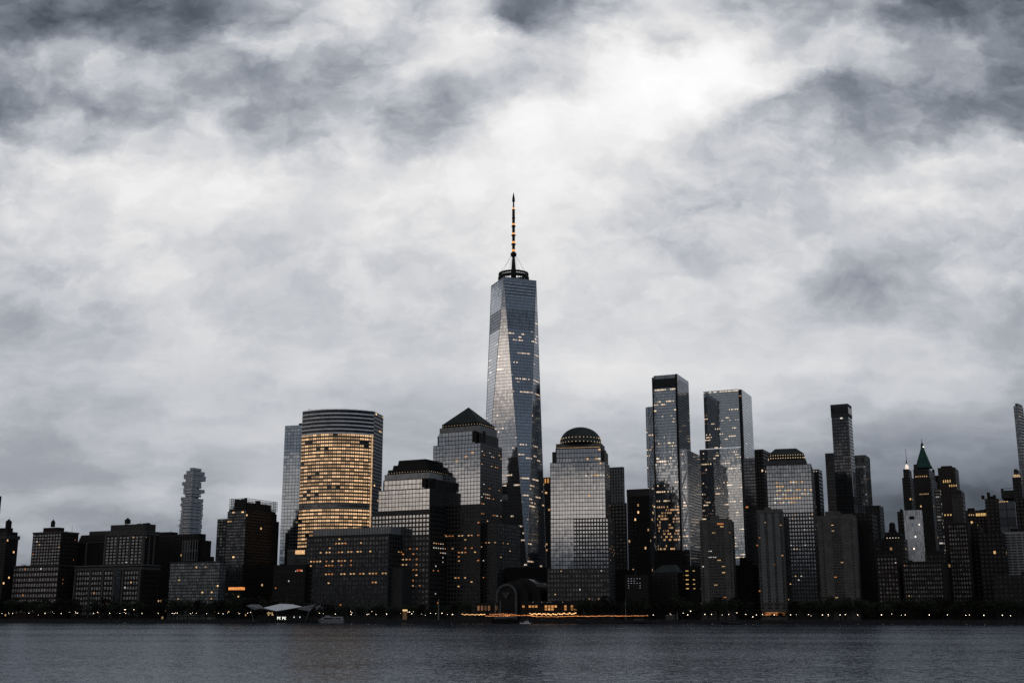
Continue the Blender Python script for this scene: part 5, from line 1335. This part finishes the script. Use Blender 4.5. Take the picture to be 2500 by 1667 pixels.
SB = glow('string_bulb', (1, .36, .12), 1.2, .8); SW = glow('string_bulb_warm', (1, .52, .2), 1.6, .8)
light_string('long red-orange rope of lights along the basin rail, from the vaulted hall rightward', [(1186, 1503), (1225, 1502.5), (1245, 1502), (1290, 1501), (1310, 1504), (1360, 1504.5), (1400, 1503), (1440, 1503.5), (1480, 1502.5), (1520, 1503), (1581, 1502)], 190, .12, .26, SB, 3)
light_string('bright wavy garland of warm lights over the restaurant terrace', [(1293, 1498), (1320, 1498), (1345, 1499), (1375, 1497.5), (1406, 1497)], 64, .5, .38, SW, 10, 7)
light_string('row of small warm lights on the quay below the pyramid tower', [(1128, 1499), (1150, 1499.5), (1170, 1499.5), (1184, 1499)], 26, .25, .30, SW, 8, 5)
light_string('short upper row of orange lights before the pale arch of the vaulted hall', [(1196, 1499), (1212, 1498.5), (1226, 1498), (1240, 1498.5), (1258, 1499)], 34, .15, .22, SB, 9, 6)
# flagpoles and the lit mast
def pole(px, pyt, pyb, label, r, lit=None, d=10):
    Yl = dep(px, d); p = at(px, pyt, Yl)
    o = thing('flagpole', (p.x, Yl, LAND), label, 'pole')
    b = MB(); b.bar((0 + p.x, Yl, LAND), (p.x, Yl, p.z), r, 6, r * .5); b.build('pole', STEEL if not lit else lit, o)
pole(1071, 1461, 1500, 'tall pale floodlit mast on the quay below the stepped-roof tower', .7, plain('mast_white', (.20, .19, .17), .6))
pole(1221, 1464, 1502, 'thin white flagpole before the vaulted hall arch', .25)
pole(1209, 1472, 1502, 'shorter flagpole left of the vaulted hall arch', .25)
pole(1527, 1463, 1503, 'thin pole among the trees right of the restaurant', .2)
pole(1653, 1493, 1513, 'short post on the quay by the pale harbour shed', .22, d=4)
sh_ = Tower('harbour_shed', 'small pale grey harbour shed on the quay under the trees', 'shed', 1625, 1646, 1649, 1500, 3, a=18)
sh_.box('wall', LAND - 1.5, sh_.zt - 1, plain('shed_grey', (.06, .06, .06), .8), 0, sh_.W, 0, 5); sh_.box('roof', sh_.zt - 1, sh_.zt, plain('shed_roof', (.09, .09, .09), .7), -.4, sh_.W + .4, -.4, 5.4, inset=(1, 1, 1, 1))
# ferry landing with its tent roof
Yf = dep(690, -22); z0 = at(690, 1512, Yf).z
c = at(680, 1518, Yf)
T_ = thing('ferry_terminal', (c.x, Yf, 0), 'floating ferry landing under a white peaked tent roof', 'ferry terminal')
TENT = plain('tent_fabric', (.8, .82, .85), .8, var=.08); TENTD = plain('tent_shade_fabric', (.2, .21, .225), .8, var=.1)
def A_(px, py, dy=0.0):
    return at(px, py, Yf + dy)
def sheet(name, polys, mat):
    """Fabric panels with a real thickness."""
    vs, fs = [], []
    for poly in polys:
        n = len(poly); k = len(vs)
        vs += [Vector(p) for p in poly] + [Vector(p) - Vector((0, 0, .15)) for p in poly]
        fs.append(tuple(range(k, k + n))); fs.append(tuple(range(k + 2 * n - 1, k + n - 1, -1)))
        for i in range(n): fs.append((k + i, k + n + i, k + n + (i + 1) % n, k + (i + 1) % n))
    return mesh(name, vs, fs, mat, T_)
low, lft, rgt = A_(675, 1491, -6), A_(643, 1482.5, 2), A_(740, 1480.5, 2)
p1, p2, p3 = A_(684, 1473, 8), A_(700, 1473.5, 8), A_(715, 1474.5, 8)
bk = Vector((low.x, Yf + 24, low.z))
sheet('tent_roof', [[low, lft, p1], [low, p1, p2], [low, p2, p3], [low, p3, rgt], [lft, bk, p1], [p1, bk, p3], [p3, bk, rgt]], TENT)
lw = A_(602, 1478, -2); lw2 = A_(612, 1488, -2); l3 = A_(628, 1476, 10)
sheet('left_canopy', [[lw, A_(620, 1488, 0), lft, A_(640, 1479, 6)], [lw, A_(640, 1479, 6), A_(632, 1474.5, 12), A_(612, 1474.5, 12)]], TENTD)
e = MB(); e.bar(lw, low, .28, 5); e.bar(low, A_(772, 1475, -2), .28, 5); e.build('roof_edge', plain('edge_beam', (.30, .31, .33), .6), T_)
for fin, m_ in (([(755, 1480), (770, 1475), (756, 1491)], TENT), ([(771, 1481), (783, 1475.5), (772, 1490)], TENT), ([(783, 1481), (790, 1481), (784, 1487.5)], TENT)):
    sheet('sail', [[A_(x, y, -2 + k * 3) for k, (x, y) in enumerate(fin)]], m_)
sheet('right_canopy', [[A_(740, 1481, 2), A_(770, 1475, 0), A_(756, 1491, 0), A_(722, 1485, 2)]], TENTD)
b = MB()
for px0, py0, px1, py1 in ((613, 1488, 619, 1516), (754, 1492, 746, 1516), (676, 1491, 676, 1513)): b.bar(A_(px0, py0, -2), A_(px1, py1, -2), .38, 6)
b.build('mast_leg', plain('leg_grey', (.12, .12, .125), .6), T_)
b = MB(); t_ = A_(700, 1455, 8); b.bar(p2, t_, .12, 5)
for p in (p1, p2, p3): b.bar(p - Vector((0, 0, .3)), p + Vector((0, 0, 1.2)), .5, 6, .25)
b.build('roof_mast', plain('leg_grey', (.12, .12, .125), .6), T_)
xl, xr = A_(604, 1512).x, A_(772, 1512).x
b = MB(); b.box(xl, xr, Yf - 12, Yf + 16, -.8, .9); b.build('pontoon', BLACKW, T_)
b = MB()
for k in range(13):
    x = xl + 4 + (xr - xl - 8) * k / 12
    b.bar((x, Yf - 10, .9), (x, Yf - 10, 3.6 + 1.6 * (k % 3 == 0)), .35, 6)
b.build('fender_post', GRANITE, T_)['kind'] = 'stuff'
b = MB(); b.box(A_(628, 1500).x, A_(745, 1500).x, Yf + 2, Yf + 12, .9, 8); b.build('waiting_room', BLACKW, T_)
SG_ = glow('sign_white', (.93, 1, .86), 1.5, .15)
sg = MB(); sx0, sz0 = A_(675, 1512, 1).x, A_(675, 1511.5, 1).z
sg.box(sx0 - .2, A_(696, 1512, 1).x, Yf + 1.2, Yf + 1.5, sz0 - .6, A_(675, 1502, 1).z); sgn = sg.build('sign', BLACKW, T_)
hh = 2.7; wl = 1.45; th = .42
x = sx0 + .6
for ch in 'PE PE':
    if ch == ' ': x += .9; continue
    l_ = MB()
    def st(ax0, ax1, az0, az1): l_.box(x + ax0, x + ax1, Yf + .95, Yf + 1.2, sz0 + az0, sz0 + az1)
    st(0, th, 0, hh); st(th, wl, hh - th, hh)
    if ch == 'P': st(th, wl, hh * .42, hh * .42 + th); st(wl - th, wl, hh * .42 + th, hh - th)
    else: st(th, wl * .85, hh * .42, hh * .42 + th); st(th, wl, 0, th)
    o = l_.build('letter', SG_, sgn); x += wl + .75
for px, py in ((718, 1505.5), (732, 1505.5)):
    b = MB(); p = A_(px, py, 1); b.lathe(p, [(.2, -.55), (.55, 0), (.2, .55)], 8); b.build('lamp', glow('terminal_lamp', (.95, .97, 1), 1.2, .2), T_)
b = MB(); r = random.Random(4)
for k in range(12):
    p = A_(652 + r.uniform(0, 16), 1497 + r.uniform(-3, 4), 1.2); b.box(p.x - .35, p.x + .35, p.y - .2, p.y + .2, p.z - .5, p.z + .5)
b.build('hanging_light', glow('terminal_amber', (1, .66, .3), .6, .6), T_)['kind'] = 'stuff'
# boats
def hull_mesh(name, px0, px1, pyw, pyd, Yb, beam, mat, parent, bow_left=True, rake=.12, sheer=.8):
    L0, L1 = at(px0, pyw, Yb).x, at(px1, pyw, Yb).x; L = L1 - L0; hd_ = zat(pyd, Yb)
    n = 10; vs, fs = [], []
    for i in range(n + 1):
        f = i / n; s = f if bow_left else 1 - f
        w_ = beam / 2 * min(1, (s / .35) ** .6 if s > 0 else 0.02); w_ = max(w_, .05)
        x = L0 + L * f; xk = x + (L * rake * (1 - s) ** 3 if bow_left else -L * rake * (1 - s) ** 3)
        zd = hd_ + sheer * (1 - s) ** 2
        vs += [(xk, Yb - w_ * .7, -.5), (x, Yb - w_, zd), (x, Yb + w_, zd), (xk, Yb + w_ * .7, -.5)]
    for i in range(n):
        a, c = i * 4, i * 4 + 4
        for k in range(3): fs.append((a + k, a + k + 1, c + k + 1, c + k))
        fs.append((a + 3, a, c, c + 3))
    fs.append((3, 2, 1, 0)); e_ = n * 4; fs.append((e_, e_ + 1, e_ + 2, e_ + 3))
    return mesh(name, vs, fs, mat, parent)
def cabin(name, px0, px1, pyb, pyt, Yb, beam, mat, parent, s0=0.0, s1=0.0):
    a, c = at(px0, pyb, Yb), at(px1, pyb, Yb); zt_ = zat(pyt, Yb); m0, m1 = (c.x - a.x) * s0, (c.x - a.x) * s1
    b = MB(); h = beam / 2
    b.hull8([(a.x, Yb - h, a.z), (c.x, Yb - h, a.z), (c.x, Yb + h, a.z), (a.x, Yb + h, a.z), (a.x + m0, Yb - h * .9, zt_), (c.x - m1, Yb - h * .9, zt_), (c.x - m1, Yb + h * .9, zt_), (a.x + m0, Yb + h * .9, zt_)])
    return b.build(name, mat, parent)
HULLG = plain('ferry_grey', (.24, .25, .27), .5, spec=.5); WHITE = plain('boat_white', (.75, .76, .78), .5); BHULL = plain('hull_black', (.010, .009, .010), .5)
Yb = dep(806, -34); p = at(806, 1519, Yb)
o = thing('ferry_boat', (p.x, Yb, 0), 'grey catamaran ferry moored right of the tent-roofed landing', 'boat')
hull_mesh('hull', 775, 839, 1519, 1512, Yb, 8, HULLG, o, sheer=.4)
cabin('deckhouse', 780, 838, 1512, 1504.5, Yb, 6.5, HULLG, o, .22, .02)
cabin('window_band', 789, 816, 1510.5, 1507, Yb, 6.7, BLACKW, o, .12, 0); cabin('window_band', 819, 833, 1510.5, 1507, Yb, 6.7, BLACKW, o)
cabin('wheelhouse', 793, 806, 1504.5, 1501.5, Yb, 4, HULLG, o, .3, .1)
b = MB(); q = at(801, 1502, Yb); b.bar(q, q + Vector((0, 0, 3.2)), .12, 5); b.build('mast', DARKMETAL, o)
Yb = dep(1283, -60); p = at(1283, 1523, Yb)
o = thing('motor_boat', (p.x, Yb, 0), 'small white motor boat running on the river before the restaurants', 'boat')
hull_mesh('hull', 1268, 1296, 1523, 1519.5, Yb, 3, WHITE, o, True, sheer=.3)
cabin('wheelhouse', 1279, 1291, 1519.5, 1515, Yb, 2.2, WHITE, o, .25, .05); cabin('window_band', 1281.5, 1289.5, 1518.3, 1516.3, Yb, 2.35, BLACKW, o, .1, 0)
b = MB(); q = at(1287, 1515, Yb); b.bar(q, q + Vector((0, 0, 1.3)), .06, 5); b.build('mast', WHITE, o)
wk = mesh('wake', [at(1270, 1524, Yb + 2) * 1, at(1308, 1523.2, Yb + 4), at(1306, 1524.4, Yb - 6), at(1272, 1525, Yb - 4)], [(0, 3, 2, 1)], plain('foam', (.20, .21, .22), .8)); tag(wk, kind='stuff')
for v in wk.data.vertices: v.co.z = .05
Yb = dep(1785, -75); p = at(1785, 1528, Yb)
o = thing('work_boat', (p.x, Yb, 0), 'low black work boat on the river below the concrete towers', 'boat')
hull_mesh('hull', 1760, 1812, 1528, 1521.5, Yb, 5, BHULL, o, True, sheer=.6)
cabin('wheelhouse', 1776, 1806, 1522, 1518.5, Yb, 3.6, BHULL, o, .12, .15)
cabin('roof', 1777, 1803, 1518.5, 1517.8, Yb, 4, plain('boat_roof', (.07, .07, .075), .6), o)
b = MB(); q = at(1782, 1518, Yb); b.bar(q, q + Vector((0, 0, 1.8)), .1, 5); b.build('mast', DARKMETAL, o)
Yb = dep(1235, -26); p = at(1235, 1519, Yb)
o = thing('yacht', (p.x, Yb, 0), 'long dark yacht with a pale awning moored below the vaulted hall', 'boat')
hull_mesh('hull', 1196, 1268, 1520, 1512, Yb, 7, BHULL, o, True, sheer=.5)
cabin('deckhouse', 1208, 1258, 1512, 1508, Yb, 5.5, BLACKW, o, .05, .05)
cabin('awning', 1206, 1236, 1508, 1506, Yb, 6, plain('awning_pale', (.14, .145, .155), .7), o, .15, 0); cabin('awning', 1233, 1262, 1507, 1505, Yb, 6, plain('awning_pale', (.14, .145, .155), .7), o, .05, .4)
Yb = dep(1330, -18)
o = thing('barge', (at(1330, 1519, Yb).x, Yb, 0), 'flat dark floating jetty in front of the restaurants', 'jetty')
for nm, x0, x1, y0, y1, mt in (('deck', 1300, 1336, 1519.5, 1512, BLACKW), ('deck', 1340, 1400, 1519.5, 1516, BLACKW), ('gangway', 1318, 1334, 1512, 1511, plain('gangway_grey', (.07, .07, .07), .8))):
    cabin(nm, x0, x1, y0, y1, Yb, 8, mt, o)
Yb = dep(1490, -14)
o = thing('jetty', (at(1490, 1519, Yb).x, Yb, 0), 'long low dark jetty right of the restaurants, under the rope of lights', 'jetty')
cabin('deck', 1404, 1582, 1519.5, 1513, Yb, 8, BLACKW, o); cabin('gangway', 1408, 1420, 1513, 1511.5, Yb, 5, plain('gangway_grey', (.07, .07, .07), .8), o); cabin('gangway', 1548, 1572, 1513, 1510.5, Yb, 5, plain('gangway_grey', (.07, .07, .07), .8), o)
